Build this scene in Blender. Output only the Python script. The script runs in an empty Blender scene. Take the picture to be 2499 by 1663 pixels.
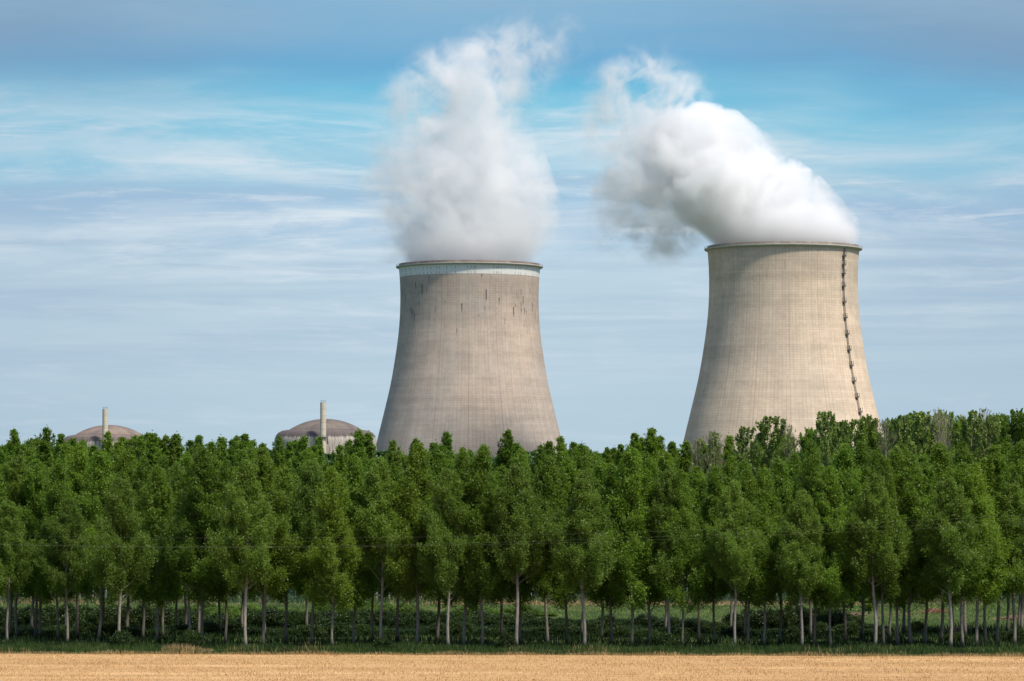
import bpy, math, random
import numpy as np
from mathutils import Vector

# ------------------------------------------------------------------ camera, world, sun, exposure
F = 9100.0            # focal length in photo pixels (photo 2499 wide)
CX, CY, HOR = 1249.5, 831.5, 1252.0
CAMZ = 14.7
TH = math.atan((HOR - CY) / F)
SC = bpy.context.scene
COL = SC.collection

cam_d = bpy.data.cameras.new('camera')
cam = bpy.data.objects.new('camera', cam_d)
COL.objects.link(cam)
cam.location = (0, 0, CAMZ)
cam.rotation_euler = (math.pi / 2 + TH, 0, 0)
cam_d.sensor_width = 36.0
cam_d.lens = 36.0 * F / 2499.0
cam_d.clip_start = 1.0
cam_d.clip_end = 60000.0
SC.camera = cam

SUN_AZ = math.radians(45)      # right of straight behind the camera
SUN_EL = math.radians(57)
sun_rot = math.pi - SUN_AZ     # clockwise from +Y
sd = bpy.data.lights.new('sun', 'SUN')
sd.energy = 4.6
sd.angle = math.radians(6.0)
sd.color = (1.0, 0.92, 0.82)
sun = bpy.data.objects.new('sun', sd)
COL.objects.link(sun)
tosun = Vector((math.sin(SUN_AZ) * math.cos(SUN_EL), -math.cos(SUN_AZ) * math.cos(SUN_EL), math.sin(SUN_EL)))
sun.rotation_euler = tosun.to_track_quat('Z', 'Y').to_euler()
sun.location = (200, -200, 300)

SC.view_settings.view_transform = 'Standard'
SC.view_settings.look = 'None'
SC.view_settings.exposure = 0.0
SC.view_settings.gamma = 1.0
SC.cycles.volume_bounces = 11
SC.cycles.volume_step_rate = 0.14
SC.cycles.volume_max_steps = 512
SC.cycles.max_bounces = 14
SC.cycles.diffuse_bounces = 4
SC.cycles.transmission_bounces = 5
SC.cycles.transmission_bounces = 5
SC.cycles.transparent_max_bounces = 8
SC.cycles.use_denoising = True


def lin(r, g=None, b=None):
    if g is None:
        r, g, b = r
    f = lambda c: (c / 255.0) / 12.92 if c / 255.0 <= 0.04045 else ((c / 255.0 + 0.055) / 1.055) ** 2.4
    return (f(r), f(g), f(b), 1.0)


class NT:
    """small node-tree helper"""
    def __init__(s, tree):
        s.t = tree
        s.n = tree.nodes
        s.l = tree.links
        s.n.clear()

    def node(s, typ, ins=None, **props):
        nd = s.n.new(typ)
        for k, v in props.items():
            setattr(nd, k, v)
        if ins:
            for k, v in ins.items():
                sock = nd.inputs[k]
                if isinstance(v, bpy.types.NodeSocket):
                    s.l.new(v, sock)
                else:
                    sock.default_value = v
        return nd

    def math(s, op, a, b=0.0, c=None, clamp=False):
        ins = {0: a, 1: b}
        if c is not None:
            ins[2] = c
        return s.node('ShaderNodeMath', ins, operation=op, use_clamp=clamp).outputs[0]

    def mix(s, f, a, b):
        nd = s.n.new('ShaderNodeMix')
        nd.data_type = 'RGBA'
        for i, v in ((0, f), (6, a), (7, b)):
            if isinstance(v, bpy.types.NodeSocket):
                s.l.new(v, nd.inputs[i])
            else:
                nd.inputs[i].default_value = v
        return nd.outputs[2]

    def mul(s, a, b):
        nd = s.n.new('ShaderNodeMix')
        nd.data_type = 'RGBA'
        nd.blend_type = 'MULTIPLY'
        nd.inputs[0].default_value = 1.0
        for i, v in ((6, a), (7, b)):
            if isinstance(v, bpy.types.NodeSocket):
                s.l.new(v, nd.inputs[i])
            else:
                nd.inputs[i].default_value = v
        return nd.outputs[2]

    def smooth(s, x, lo, hi, a=0.0, b=1.0):
        nd = s.node('ShaderNodeMapRange', {'Value': x, 'From Min': lo, 'From Max': hi, 'To Min': a, 'To Max': b},
                    interpolation_type='SMOOTHSTEP')
        return nd.outputs[0]

    def noise(s, vec, scale, detail=4.0, rough=0.5, out=0, dist=0.0):
        nd = s.node('ShaderNodeTexNoise', {'Scale': scale, 'Detail': detail, 'Roughness': rough, 'Distortion': dist})
        if vec is not None:
            s.l.new(vec, nd.inputs['Vector'])
        return nd.outputs[out]

    def scale(s, vec, xyz):
        return s.node('ShaderNodeVectorMath', {0: vec, 1: xyz}, operation='MULTIPLY').outputs[0]

    def ramp(s, fac, stops, interp='LINEAR'):
        nd = s.n.new('ShaderNodeValToRGB')
        nd.color_ramp.interpolation = interp
        el = nd.color_ramp.elements
        while len(el) > 1:
            el.remove(el[-1])
        el[0].position, el[0].color = stops[0]
        for p, c in stops[1:]:
            e = el.new(p)
            e.color = c
        s.l.new(fac, nd.inputs[0])
        return nd.outputs[0]

    def curve(s, fac, pts):
        nd = s.n.new('ShaderNodeFloatCurve')
        c = nd.mapping.curves[0]
        c.points[0].location = pts[0]
        c.points[1].location = pts[-1]
        for p in pts[1:-1]:
            c.points.new(*p)
        nd.mapping.update()
        s.l.new(fac, nd.inputs['Value'])
        return nd.outputs[0]


def build_world():
    w = bpy.data.worlds.new('World')
    SC.world = w
    w.use_nodes = True
    T = NT(w.node_tree)
    sky = T.node('ShaderNodeTexSky', sky_type='NISHITA', sun_disc=False)
    sky.sun_elevation = SUN_EL
    sky.sun_rotation = sun_rot
    sky.air_density = 1.0
    sky.dust_density = 1.0
    sky.ozone_density = 1.5
    bg_hi = T.node('ShaderNodeBackground', {'Color': sky.outputs[0], 'Strength': 0.15})
    # low band of sky above the horizon with streaks of thin cloud
    tc = T.node('ShaderNodeTexCoord')
    d = tc.outputs['Generated']
    sx = T.node('ShaderNodeSeparateXYZ', {0: d})
    x, y, z = sx.outputs[0], sx.outputs[1], sx.outputs[2]
    v1 = T.scale(d, (6.0, 6.0, 26.0))
    warp = T.noise(v1, 1.3, 3.0, 0.55)
    zz = T.math('ADD', z, T.math('MULTIPLY', T.math('SUBTRACT', warp, 0.5), 0.034))
    fac = T.math('DIVIDE', zz, 0.16, clamp=True)
    def Y(p): return max(0.0, min(1.0, ((HOR - p) / F) / 0.16))
    base = T.ramp(fac, [
        (Y(1200), lin(178, 201, 218)), (Y(1080), lin(182, 205, 220)), (Y(900), lin(189, 211, 225)),
        (Y(700), lin(188, 211, 226)), (Y(580), lin(172, 201, 223)), (Y(480), lin(164, 195, 222)),
        (Y(410), lin(160, 205, 227)), (Y(320), lin(132, 201, 227)), (Y(250), lin(106, 188, 222)),
        (Y(170), lin(108, 174, 215)), (Y(60), lin(128, 180, 214)), (Y(-150), lin(150, 188, 215))])
    # broad soft sheets of thin cloud
    vb = T.scale(d, (4.5, 4.5, 26.0))
    sb = T.noise(vb, 2.2, 6.0, 0.6, dist=0.8)
    bandb = T.math('MULTIPLY', T.smooth(zz, 0.045, 0.075), T.smooth(zz, 0.090, 0.118, 1.0, 0.0))
    c0 = T.mix(T.math('MULTIPLY', T.math('MULTIPLY', T.smooth(sb, 0.38, 0.64), bandb), 0.80), base, lin(212, 228, 238))
    # lavender-grey layers, clearest in the lower half
    v4 = T.scale(d, (2.0, 2.0, 46.0))
    s3 = T.smooth(T.noise(v4, 2.2, 6.0, 0.6, dist=0.5), 0.44, 0.66)
    lowb = T.math('MULTIPLY', T.smooth(z, 0.02, 0.06), T.smooth(z, 0.088, 0.098, 1.0, 0.0))
    c0 = T.mix(T.math('MULTIPLY', s3, T.math('MULTIPLY', lowb, 0.62)), c0, lin(164, 190, 213))
    # fine bright streaks
    v2 = T.scale(d, (6.0, 6.0, 62.0))
    s1 = T.noise(v2, 2.4, 8.0, 0.66, dist=0.5)
    v3 = T.scale(d, (16.0, 16.0, 110.0))
    s2 = T.noise(v3, 2.0, 8.0, 0.66, dist=0.9)
    sm = T.math('ADD', T.math('MULTIPLY', s1, 0.6), T.math('MULTIPLY', s2, 0.4))
    st = T.smooth(sm, 0.48, 0.66)
    amt = T.math('MULTIPLY', st, T.math('ADD', T.math('MULTIPLY', bandb, 0.5), 0.22))
    amt = T.math('MULTIPLY', amt, T.smooth(zz, 0.096, 0.122, 1.0, 0.1))
    c2 = T.mix(amt, c0, lin(226, 235, 242))
    # grey-blue cloud layer high up, heavier to both sides
    ax = T.math('ABSOLUTE', T.math('ADD', x, 0.005))
    side = T.smooth(ax, 0.03, 0.15)
    v5 = T.scale(d, (4.0, 4.0, 22.0))
    nb = T.noise(v5, 1.8, 5.0, 0.55, dist=0.4)
    hi = T.smooth(T.math('ADD', z, T.math('MULTIPLY', T.math('SUBTRACT', nb, 0.5), 0.05)), 0.098, 0.13)
    c3 = T.mix(T.math('MULTIPLY', T.math('ADD', T.math('MULTIPLY', side, 0.75), 0.12), hi), c2, lin(128, 160, 190))
    c3 = T.mix(T.math('MULTIPLY', side, 0.18), c3, lin(128, 155, 185))
    c4 = T.mix(T.math('MULTIPLY', T.math('MULTIPLY', T.smooth(nb, 0.42, 0.6), T.smooth(z, 0.118, 0.138)), 0.6), c3, lin(152, 182, 206))
    bg_lo = T.node('ShaderNodeBackground', {'Color': c4, 'Strength': 1.0})
    # higher up: broken cloud over the clear sky
    f2 = T.smooth(z, 0.16, 0.34)
    mixs = T.node('ShaderNodeMixShader', {0: f2, 1: bg_lo.outputs[0], 2: bg_hi.outputs[0]})
    out = T.node('ShaderNodeOutputWorld')
    T.l.new(mixs.outputs[0], out.inputs[0])


build_world()

# ------------------------------------------------------------------ helpers
rng = np.random.default_rng(11)
random.seed(5)


def ray(px, py):
    a, b = (px - CX) / F, (CY - py) / F
    return a, math.cos(TH) - b * math.sin(TH), math.sin(TH) + b * math.cos(TH)


def at_depth(px, py, Yd):
    a, cy, cz = ray(px, py)
    return a / cy * Yd, Yd, CAMZ + cz / cy * Yd


def ground(px, py):
    a, cy, cz = ray(px, py)
    k = -CAMZ / cz
    return a * k, cy * k, 0.0


def xpos(px, Yd):
    return (px - CX) / F * Yd * 1.0


def mesh_np(name, verts, faces_flat, nper, mat=None, attr=None, smooth=False):
    """verts (n,3); faces_flat index array, nper verts each face"""
    me = bpy.data.meshes.new(name)
    verts = np.ascontiguousarray(verts, dtype=np.float32)
    idx = np.ascontiguousarray(faces_flat, dtype=np.int32).ravel()
    nf = len(idx) // nper
    me.vertices.add(len(verts))
    me.vertices.foreach_set('co', verts.ravel())
    me.loops.add(len(idx))
    me.loops.foreach_set('vertex_index', idx)
    me.polygons.add(nf)
    me.polygons.foreach_set('loop_start', np.arange(nf, dtype=np.int32) * nper)
    me.polygons.foreach_set('loop_total', np.full(nf, nper, dtype=np.int32))
    if smooth:
        me.polygons.foreach_set('use_smooth', np.ones(nf, dtype=bool))
    if attr is not None:
        for k, v in attr.items():
            a = me.attributes.new(k, 'FLOAT', 'FACE')
            a.data.foreach_set('value', np.ascontiguousarray(v, dtype=np.float32))
    me.update(calc_edges=True)
    if mat:
        me.materials.append(mat)
    return me


def mesh_py(name, verts, faces, mat=None, smooth=False):
    me = bpy.data.meshes.new(name)
    me.from_pydata([tuple(v) for v in verts], [], [tuple(f) for f in faces])
    if smooth:
        for p in me.polygons:
            p.use_smooth = True
    me.update()
    if mat:
        me.materials.append(mat)
    return me


def obj(name, me, parent=None, loc=None):
    o = bpy.data.objects.new(name, me)
    COL.objects.link(o)
    if parent:
        o.parent = parent
    if loc:
        o.location = loc
    return o


def thing(name, label, cat, loc=(0, 0, 0), rz=0.0, group=None):
    o = bpy.data.objects.new(name, None)
    o.empty_display_size = 1.0
    COL.objects.link(o)
    o.location = loc
    o.rotation_euler = (0, 0, rz)
    o['label'] = label
    o['category'] = cat
    if group:
        o['group'] = group
    return o


def tag(o, label=None, cat=None, group=None, kind=None):
    if label: o['label'] = label
    if cat: o['category'] = cat
    if group: o['group'] = group
    if kind: o['kind'] = kind
    return o


class Geo:
    """collects python geometry for one mesh"""
    def __init__(s):
        s.v, s.f = [], []

    def box(s, c, h, ax=None):
        ax = ax or (Vector((1, 0, 0)), Vector((0, 1, 0)), Vector((0, 0, 1)))
        b = len(s.v)
        c = Vector(c)
        for i in (-1, 1):
            for j in (-1, 1):
                for k in (-1, 1):
                    s.v.append(c + ax[0] * (i * h[0]) + ax[1] * (j * h[1]) + ax[2] * (k * h[2]))
        for q in ((0, 1, 3, 2), (4, 6, 7, 5), (0, 4, 5, 1), (2, 3, 7, 6), (0, 2, 6, 4), (1, 5, 7, 3)):
            s.f.append([b + i for i in q])

    def tube(s, pts, rad, n=6, cap=True):
        pts = [Vector(p) for p in pts]
        b = len(s.v)
        for i, p in enumerate(pts):
            d = (pts[min(i + 1, len(pts) - 1)] - pts[max(i - 1, 0)])
            d.normalize()
            u = d.cross(Vector((0.13, 0.97, 0.2)))
            if u.length < 1e-3:
                u = d.cross(Vector((1, 0, 0)))
            u.normalize()
            w = d.cross(u)
            r = rad[i] if hasattr(rad, '__len__') else rad
            for k in range(n):
                a = 2 * math.pi * k / n
                s.v.append(p + (u * math.cos(a) + w * math.sin(a)) * r)
        for i in range(len(pts) - 1):
            for k in range(n):
                a0, a1 = b + i * n + k, b + i * n + (k + 1) % n
                s.f.append([a0, a1, a1 + n, a0 + n])
        if cap:
            s.f.append([b + k for k in range(n)][::-1])
            s.f.append([b + (len(pts) - 1) * n + k for k in range(n)])

    def mesh(s, name, mat, smooth=False):
        return mesh_py(name, s.v, s.f, mat, smooth)


def lathe(name, prof, n, mat, uv=None, smooth=True, close=False):
    """revolve (r,z) profile about Z; uv=(segments_around, metres_per_row)"""
    verts, faces = [], []
    m = len(prof)
    for k in range(n):
        a = 2 * math.pi * k / n
        c, s = math.cos(a), math.sin(a)
        for r, z in prof:
            verts.append((r * c, r * s, z))
    rows = m if close else m - 1
    for k in range(n):
        k2 = (k + 1) % n
        for i in range(rows):
            i2 = (i + 1) % m
            faces.append((k * m + i, k2 * m + i, k2 * m + i2, k * m + i2))
    me = mesh_py(name, verts, faces, mat, smooth)
    if uv:
        ul = me.uv_layers.new(name='panel')
        li = 0
        co = []
        for k in range(n):
            for i in range(rows):
                i2 = (i + 1) % m
                for kk, ii in ((k, i), (k + 1, i), (k + 1, i2), (k, i2)):
                    co += [kk / n * uv[0], prof[ii][1] / uv[1]]
        ul.data.foreach_set('uv', co)
    return me


# ------------------------------------------------------------------ materials
def mat_new(name):
    m = bpy.data.materials.new(name)
    m.use_nodes = True
    T = NT(m.node_tree)
    out = T.node('ShaderNodeOutputMaterial')
    return m, T, out


def simple_mat(name, col, rough=0.8, vary=0.15, scale=2.0, metal=0.0):
    m, T, out = mat_new(name)
    tc = T.node('ShaderNodeTexCoord')
    n = T.noise(tc.outputs['Object'], scale, 5.0, 0.6)
    k = T.node('ShaderNodeMapRange', {'Value': n, 'From Min': 0.3, 'From Max': 0.7, 'To Min': 1 - vary, 'To Max': 1 + vary}).outputs[0]
    cc = T.node('ShaderNodeCombineColor', {0: k, 1: k, 2: k}).outputs[0]
    c = T.mul((col[0], col[1], col[2], 1), cc)
    p = T.node('ShaderNodeBsdfPrincipled', {'Base Color': c, 'Roughness': rough, 'Metallic': metal})
    T.l.new(p.outputs[0], out.inputs[0])
    return m


def concrete_mat(name, tan, grey, streak_amt, seed, band_z=None):
    m, T, out = mat_new(name)
    uv = T.node('ShaderNodeUVMap', uv_map='panel').outputs[0]
    sp = T.node('ShaderNodeSeparateXYZ', {0: uv})
    u, v = sp.outputs[0], sp.outputs[1]
    tc = T.node('ShaderNodeTexCoord').outputs['Object']
    so = T.node('ShaderNodeSeparateXYZ', {0: tc})
    z = so.outputs[2]
    sd_ = T.node('ShaderNodeVectorMath', {0: tc, 1: (seed * 37.0, seed * 11.0, 0)}, operation='ADD').outputs[0]
    # broad warm/grey patches
    n1 = T.noise(sd_, 0.022, 4.0, 0.55)
    n2 = T.noise(T.scale(sd_, (1, 1, 3.0)), 0.05, 5.0, 0.6)
    base = T.mix(T.smooth(n1, 0.35, 0.65), grey + (1,), tan + (1,))
    # pour bands: slow variation with height only
    zb = T.node('ShaderNodeCombineXYZ', {0: seed * 3.1, 1: 0.0, 2: z}).outputs[0]
    nb = T.noise(zb, 0.09, 5.0, 0.7)
    nb2 = T.math('ADD', T.math('MULTIPLY', nb, 0.5), 0.75)
    # every formwork panel a slightly different tone
    fu, fv = T.math('FLOOR', u), T.math('FLOOR', v)
    wn = T.node('ShaderNodeTexWhiteNoise', {'Vector': T.node('ShaderNodeCombineXYZ', {0: fu, 1: fv, 2: seed}).outputs[0]}, noise_dimensions='3D').outputs[0]
    wn_row = T.node('ShaderNodeTexWhiteNoise', {'W': T.math('ADD', fv, seed)}, noise_dimensions='1D').outputs[0]
    pan = T.math('ADD', T.math('MULTIPLY', wn, 0.09), T.math('ADD', T.math('MULTIPLY', wn_row, 0.06), 0.925))
    # joints
    du = T.math('ABSOLUTE', T.math('SUBTRACT', T.math('FRACT', u), 0.5))
    dv = T.math('ABSOLUTE', T.math('SUBTRACT', T.math('FRACT', v), 0.5))
    jn = T.noise(sd_, 0.12, 4.0, 0.6)
    ju = T.math('MULTIPLY', T.smooth(du, 0.40, 0.5), T.smooth(jn, 0.3, 0.62, 0.07, 0.27))
    jv = T.math('MULTIPLY', T.smooth(dv, 0.36, 0.5), T.smooth(jn, 0.3, 0.62, 0.05, 0.20))
    j = T.math('SUBTRACT', 1.0, T.math('MAXIMUM', ju, jv))
    # every eighth meridian is a stronger line
    d8 = T.math('ABSOLUTE', T.math('SUBTRACT', T.math('FRACT', T.math('DIVIDE', u, 9.0)), 0.5))
    j8 = T.smooth(d8, 0.485, 0.5, 1.0, 0.80)
    # vertical dark streaks that start at a joint and run a few panels down
    uu = T.math('MULTIPLY', u, 2.0)
    stg = T.node('ShaderNodeTexWhiteNoise', {'W': T.math('ADD', T.math('FLOOR', uu), 0.37)}, noise_dimensions='1D').outputs[0]
    v6 = T.math('ADD', T.math('DIVIDE', v, 6.0), T.math('MULTIPLY', T.math('FLOOR', T.math('MULTIPLY', stg, 5.0)), 0.2))
    cell = T.math('FLOOR', v6)
    s_r = T.node('ShaderNodeTexWhiteNoise', {'Vector': T.node('ShaderNodeCombineXYZ', {0: T.math('FLOOR', uu), 1: cell, 2: seed + 5}).outputs[0]}, noise_dimensions='3D')
    on = T.math('GREATER_THAN', s_r.outputs[0], 0.91)
    fy = T.math('FRACT', v6)
    l0 = T.math('MULTIPLY', T.node('ShaderNodeSeparateXYZ', {0: s_r.outputs[1]}).outputs[1], 0.9)
    lenf = T.node('ShaderNodeMapRange', {'Value': fy, 'From Min': l0, 'From Max': T.math('ADD', l0, 0.35), 'To Min': 0.0, 'To Max': 1.0}).outputs[0]
    lenf = T.math('MULTIPLY', lenf, T.smooth(T.noise(T.scale(sd_, (1, 1, 0.5)), 0.9, 4.0, 0.7), 0.32, 0.55, 0.5, 1.0))
    fx = T.smooth(T.math('ABSOLUTE', T.math('SUBTRACT', T.math('FRACT', uu), 0.5)), 0.3, 0.5, 1.0, 0.0)
    topm = T.math('MULTIPLY', T.smooth(z, 116, 128), T.smooth(z, 156, 159, 1.0, 0.0))
    patch = T.smooth(T.noise(sd_, 0.06, 2.0, 0.5), 0.38, 0.55, 0.15, 0.9)
    stk = T.math('MULTIPLY', T.math('MULTIPLY', T.math('MULTIPLY', on, lenf), T.math('MULTIPLY', fx, topm)), T.math('MULTIPLY', patch, streak_amt))
    # rain-washed long thin streaks
    vs = T.node('ShaderNodeCombineXYZ', {0: T.math('MULTIPLY', u, 1.0), 1: T.math('MULTIPLY', v, 0.03), 2: seed}).outputs[0]
    ln = T.noise(vs, 1.2, 5.0, 0.75)
    wash = T.smooth(ln, 0.3, 0.75, 0.90, 1.08)
    k = T.math('MULTIPLY', T.math('MULTIPLY', nb2, pan), T.math('MULTIPLY', T.math('MULTIPLY', j, j8), wash))
    k = T.math('MULTIPLY', k, T.smooth(n2, 0.3, 0.7, 0.91, 1.07))
    kc = T.node('ShaderNodeCombineColor', {0: k, 1: k, 2: k}).outputs[0]
    c = T.mul(base, kc)
    c = T.mix(stk, c, (0.055, 0.06, 0.065, 1))
    bump = T.node('ShaderNodeBump', {'Height': j, 'Strength': 0.25, 'Distance': 0.08})
    p = T.node('ShaderNodeBsdfPrincipled', {'Base Color': c, 'Roughness': 0.9, 'Normal': bump.outputs[0]})
    p.inputs['Specular IOR Level'].default_value = 0.2
    T.l.new(p.outputs[0], out.inputs[0])
    return m


def painted_band_mat():
    m, T, out = mat_new('pale_painted_band')
    tc = T.node('ShaderNodeTexCoord').outputs['Object']
    uv = T.node('ShaderNodeUVMap', uv_map='panel').outputs[0]
    sp = T.node('ShaderNodeSeparateXYZ', {0: uv})
    u, v = sp.outputs[0], sp.outputs[1]
    ln = T.noise(T.node('ShaderNodeCombineXYZ', {0: u, 1: T.math('MULTIPLY', v, 0.1), 2: 0.0}).outputs[0], 1.5, 5.0, 0.7)
    base = T.mix(T.smooth(ln, 0.35, 0.7), (0.70, 0.71, 0.67, 1), (0.80, 0.80, 0.75, 1))
    uu = T.math('MULTIPLY', u, 2.0)
    w = T.node('ShaderNodeTexWhiteNoise', {'Vector': T.node('ShaderNodeCombineXYZ', {0: T.math('FLOOR', uu), 1: 0.0, 2: 0.0}).outputs[0]}, noise_dimensions='3D').outputs[0]
    on = T.math('GREATER_THAN', w, 0.87)
    fv = T.math('FRACT', T.math('MULTIPLY', v, 0.45))
    fx = T.smooth(T.math('ABSOLUTE', T.math('SUBTRACT', T.math('FRACT', uu), 0.5)), 0.1, 0.45, 1.0, 0.0)
    mk = T.math('MULTIPLY', T.math('MULTIPLY', on, fx), T.smooth(fv, 0.25, 0.7, 0.0, 0.5))
    c = T.mix(mk, base, (0.12, 0.11, 0.09, 1))
    p = T.node('ShaderNodeBsdfPrincipled', {'Base Color': c, 'Roughness': 0.75})
    T.l.new(p.outputs[0], out.inputs[0])
    return m


def dome_mat(name, top, dark, pale):
    m, T, out = mat_new(name)
    tc = T.node('ShaderNodeTexCoord').outputs['Object']
    so = T.node('ShaderNodeSeparateXYZ', {0: tc})
    z = so.outputs[2]
    ang = T.math('ARCTAN2', so.outputs[1], so.outputs[0])
    sv = T.node('ShaderNodeCombineXYZ', {0: T.math('MULTIPLY', ang, 30.0), 1: T.math('MULTIPLY', z, 0.10), 2: 0.0}).outputs[0]
    st = T.noise(sv, 1.0, 6.0, 0.75)
    n = T.noise(tc, 0.12, 5.0, 0.6)
    zj = T.math('ADD', z, T.math('MULTIPLY', T.math('SUBTRACT', st, 0.5), 3.4))
    c_top = T.mix(T.smooth(n, 0.3, 0.7), dark + (1,), top + (1,))
    wall = T.mix(T.smooth(st, 0.45, 0.75), pale + (1,), (dark[0] * 1.2, dark[1] * 1.15, dark[2] * 1.15, 1))
    c = T.mix(T.smooth(zj, 52.2, 53.4), wall, dark + (1,))
    c = T.mix(T.smooth(zj, 54.5, 57.5), c, c_top)
    k = T.smooth(st, 0.3, 0.7, 1.16, 0.80)
    c = T.mul(c, T.node('ShaderNodeCombineColor', {0: k, 1: k, 2: k}).outputs[0])
    ring = T.smooth(T.math('ABSOLUTE', T.math('SUBTRACT', z, 56.7)), 0.05, 0.22, 0.75, 1.0)
    c = T.mul(c, T.node('ShaderNodeCombineColor', {0: ring, 1: ring, 2: ring}).outputs[0])
    p = T.node('ShaderNodeBsdfPrincipled', {'Base Color': c, 'Roughness': 0.92})
    p.inputs['Specular IOR Level'].default_value = 0.2
    T.l.new(p.outputs[0], out.inputs[0])
    return m


def leaf_mat(name, c_dark, c_light, c_yel, trans=0.35, gloss=0.35):
    m, T, out = mat_new(name)
    at = T.node('ShaderNodeAttribute', attribute_name='tint').outputs['Fac']
    oi = T.node('ShaderNodeObjectInfo').outputs['Random']
    c = T.mix(at, c_dark + (1,), c_light + (1,))
    c = T.mix(T.math('MULTIPLY', T.smooth(oi, 0.35, 1.0), 0.5), c, c_yel + (1,))
    k = T.math('ADD', T.math('MULTIPLY', T.math('FRACT', T.math('MULTIPLY', oi, 7.31)), 0.35), 0.82)
    c = T.mul(c, T.node('ShaderNodeCombineColor', {0: k, 1: k, 2: k}).outputs[0])
    p = T.node('ShaderNodeBsdfPrincipled', {'Base Color': c, 'Roughness': 0.45})
    p.inputs['Specular IOR Level'].default_value = gloss
    tr = T.node('ShaderNodeBsdfTranslucent', {'Color': T.mul(c, (1.25, 1.45, 0.6, 1))})
    mx = T.node('ShaderNodeMixShader', {0: trans, 1: p.outputs[0], 2: tr.outputs[0]})
    T.l.new(mx.outputs[0], out.inputs[0])
    return m


def bark_mat(name, a, b, scale=(6, 6, 1.6)):
    m, T, out = mat_new(name)
    tc = T.node('ShaderNodeTexCoord').outputs['Object']
    n = T.noise(T.scale(tc, scale), 1.5, 6.0, 0.7)
    oi = T.node('ShaderNodeObjectInfo').outputs['Random']
    z = T.node('ShaderNodeSeparateXYZ', {0: tc}).outputs[2]
    c = T.mix(T.smooth(n, 0.35, 0.65), a + (1,), b + (1,))
    k = T.math('ADD', T.math('MULTIPLY', oi, 0.5), 0.7)
    c = T.mul(c, T.node('ShaderNodeCombineColor', {0: k, 1: k, 2: k}).outputs[0])
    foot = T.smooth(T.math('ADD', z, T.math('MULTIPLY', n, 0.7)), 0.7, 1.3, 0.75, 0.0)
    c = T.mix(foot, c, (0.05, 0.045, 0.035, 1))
    p = T.node('ShaderNodeBsdfPrincipled', {'Base Color': c, 'Roughness': 0.9})
    T.l.new(p.outputs[0], out.inputs[0])
    return m


M = {}
M['shell_l'] = concrete_mat('weathered_shade_toned_concrete', (0.53, 0.425, 0.34), (0.45, 0.385, 0.325), 1.0, 2.0)  # base colour darkened for this tower's weaker light; grey cast and streaks are weathering
M['shell_r'] = concrete_mat('pale_concrete', (0.69, 0.545, 0.40), (0.60, 0.485, 0.37), 0.3, 7.0)
M['band'] = painted_band_mat()
M['lip'] = simple_mat('rim_lip_concrete', (0.52, 0.50, 0.46), 0.85, 0.12, 0.3)
M['steel'] = simple_mat('dark_galvanised_steel', (0.10, 0.10, 0.105), 0.6, 0.15, 1.0, 0.3)
M['rail'] = simple_mat('grey_railing_steel', (0.30, 0.31, 0.33), 0.5, 0.15, 1.0, 0.3)
M['dome_a'] = dome_mat('brown_stained_concrete', (0.27, 0.21, 0.165), (0.155, 0.125, 0.115), (0.42, 0.37, 0.32))
M['dome_b'] = dome_mat('dark_stained_concrete', (0.20, 0.165, 0.135), (0.125, 0.105, 0.10), (0.46, 0.41, 0.35))
M['leaf_front'] = leaf_mat('poplar_leaves', (0.092, 0.150, 0.024), (0.185, 0.270, 0.050), (0.185, 0.265, 0.046), 0.5, 0.3)
M['leaf_back'] = leaf_mat('dense_poplar_leaves', (0.090, 0.152, 0.020), (0.180, 0.280, 0.038), (0.22, 0.29, 0.040), 0.5, 0.3)
M['leaf_pale'] = leaf_mat('pale_willow_leaves', (0.105, 0.165, 0.030), (0.21, 0.30, 0.060), (0.22, 0.28, 0.06))
M['leaf_far'] = leaf_mat('far_tree_leaves', (0.04, 0.085, 0.030), (0.08, 0.155, 0.055), (0.08, 0.15, 0.05))
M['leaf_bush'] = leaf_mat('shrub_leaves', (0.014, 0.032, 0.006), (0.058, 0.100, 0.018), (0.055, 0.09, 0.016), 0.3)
M['leaf_light'] = leaf_mat('light_brush_leaves', (0.07, 0.125, 0.022), (0.17, 0.26, 0.05), (0.17, 0.25, 0.05), 0.4)
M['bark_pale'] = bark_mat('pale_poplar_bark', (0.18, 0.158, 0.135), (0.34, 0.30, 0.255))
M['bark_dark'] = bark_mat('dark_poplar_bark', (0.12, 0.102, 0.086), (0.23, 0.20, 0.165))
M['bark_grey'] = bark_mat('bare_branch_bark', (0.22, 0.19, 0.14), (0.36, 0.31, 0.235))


def plant_mat(name, stops, rough=0.6, scale=0.05, patch=(1, 1, 1), trans=0.25):
    """blades: colour by patches on the ground plus a per-blade tint"""
    m, T, out = mat_new(name)
    tc = T.node('ShaderNodeTexCoord').outputs['Object']
    at = T.node('ShaderNodeAttribute', attribute_name='tint').outputs['Fac']
    n = T.noise(T.scale(tc, patch), scale, 4.0, 0.6)
    f = T.math('ADD', n, T.math('MULTIPLY', T.math('SUBTRACT', at, 0.5), 0.22))
    c = T.ramp(f, stops)
    p = T.node('ShaderNodeBsdfPrincipled', {'Base Color': c, 'Roughness': rough})
    p.inputs['Specular IOR Level'].default_value = 0.2
    tr = T.node('ShaderNodeBsdfTranslucent', {'Color': c})
    mx = T.node('ShaderNodeMixShader', {0: trans, 1: p.outputs[0], 2: tr.outputs[0]})
    T.l.new(mx.outputs[0], out.inputs[0])
    return m


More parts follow.
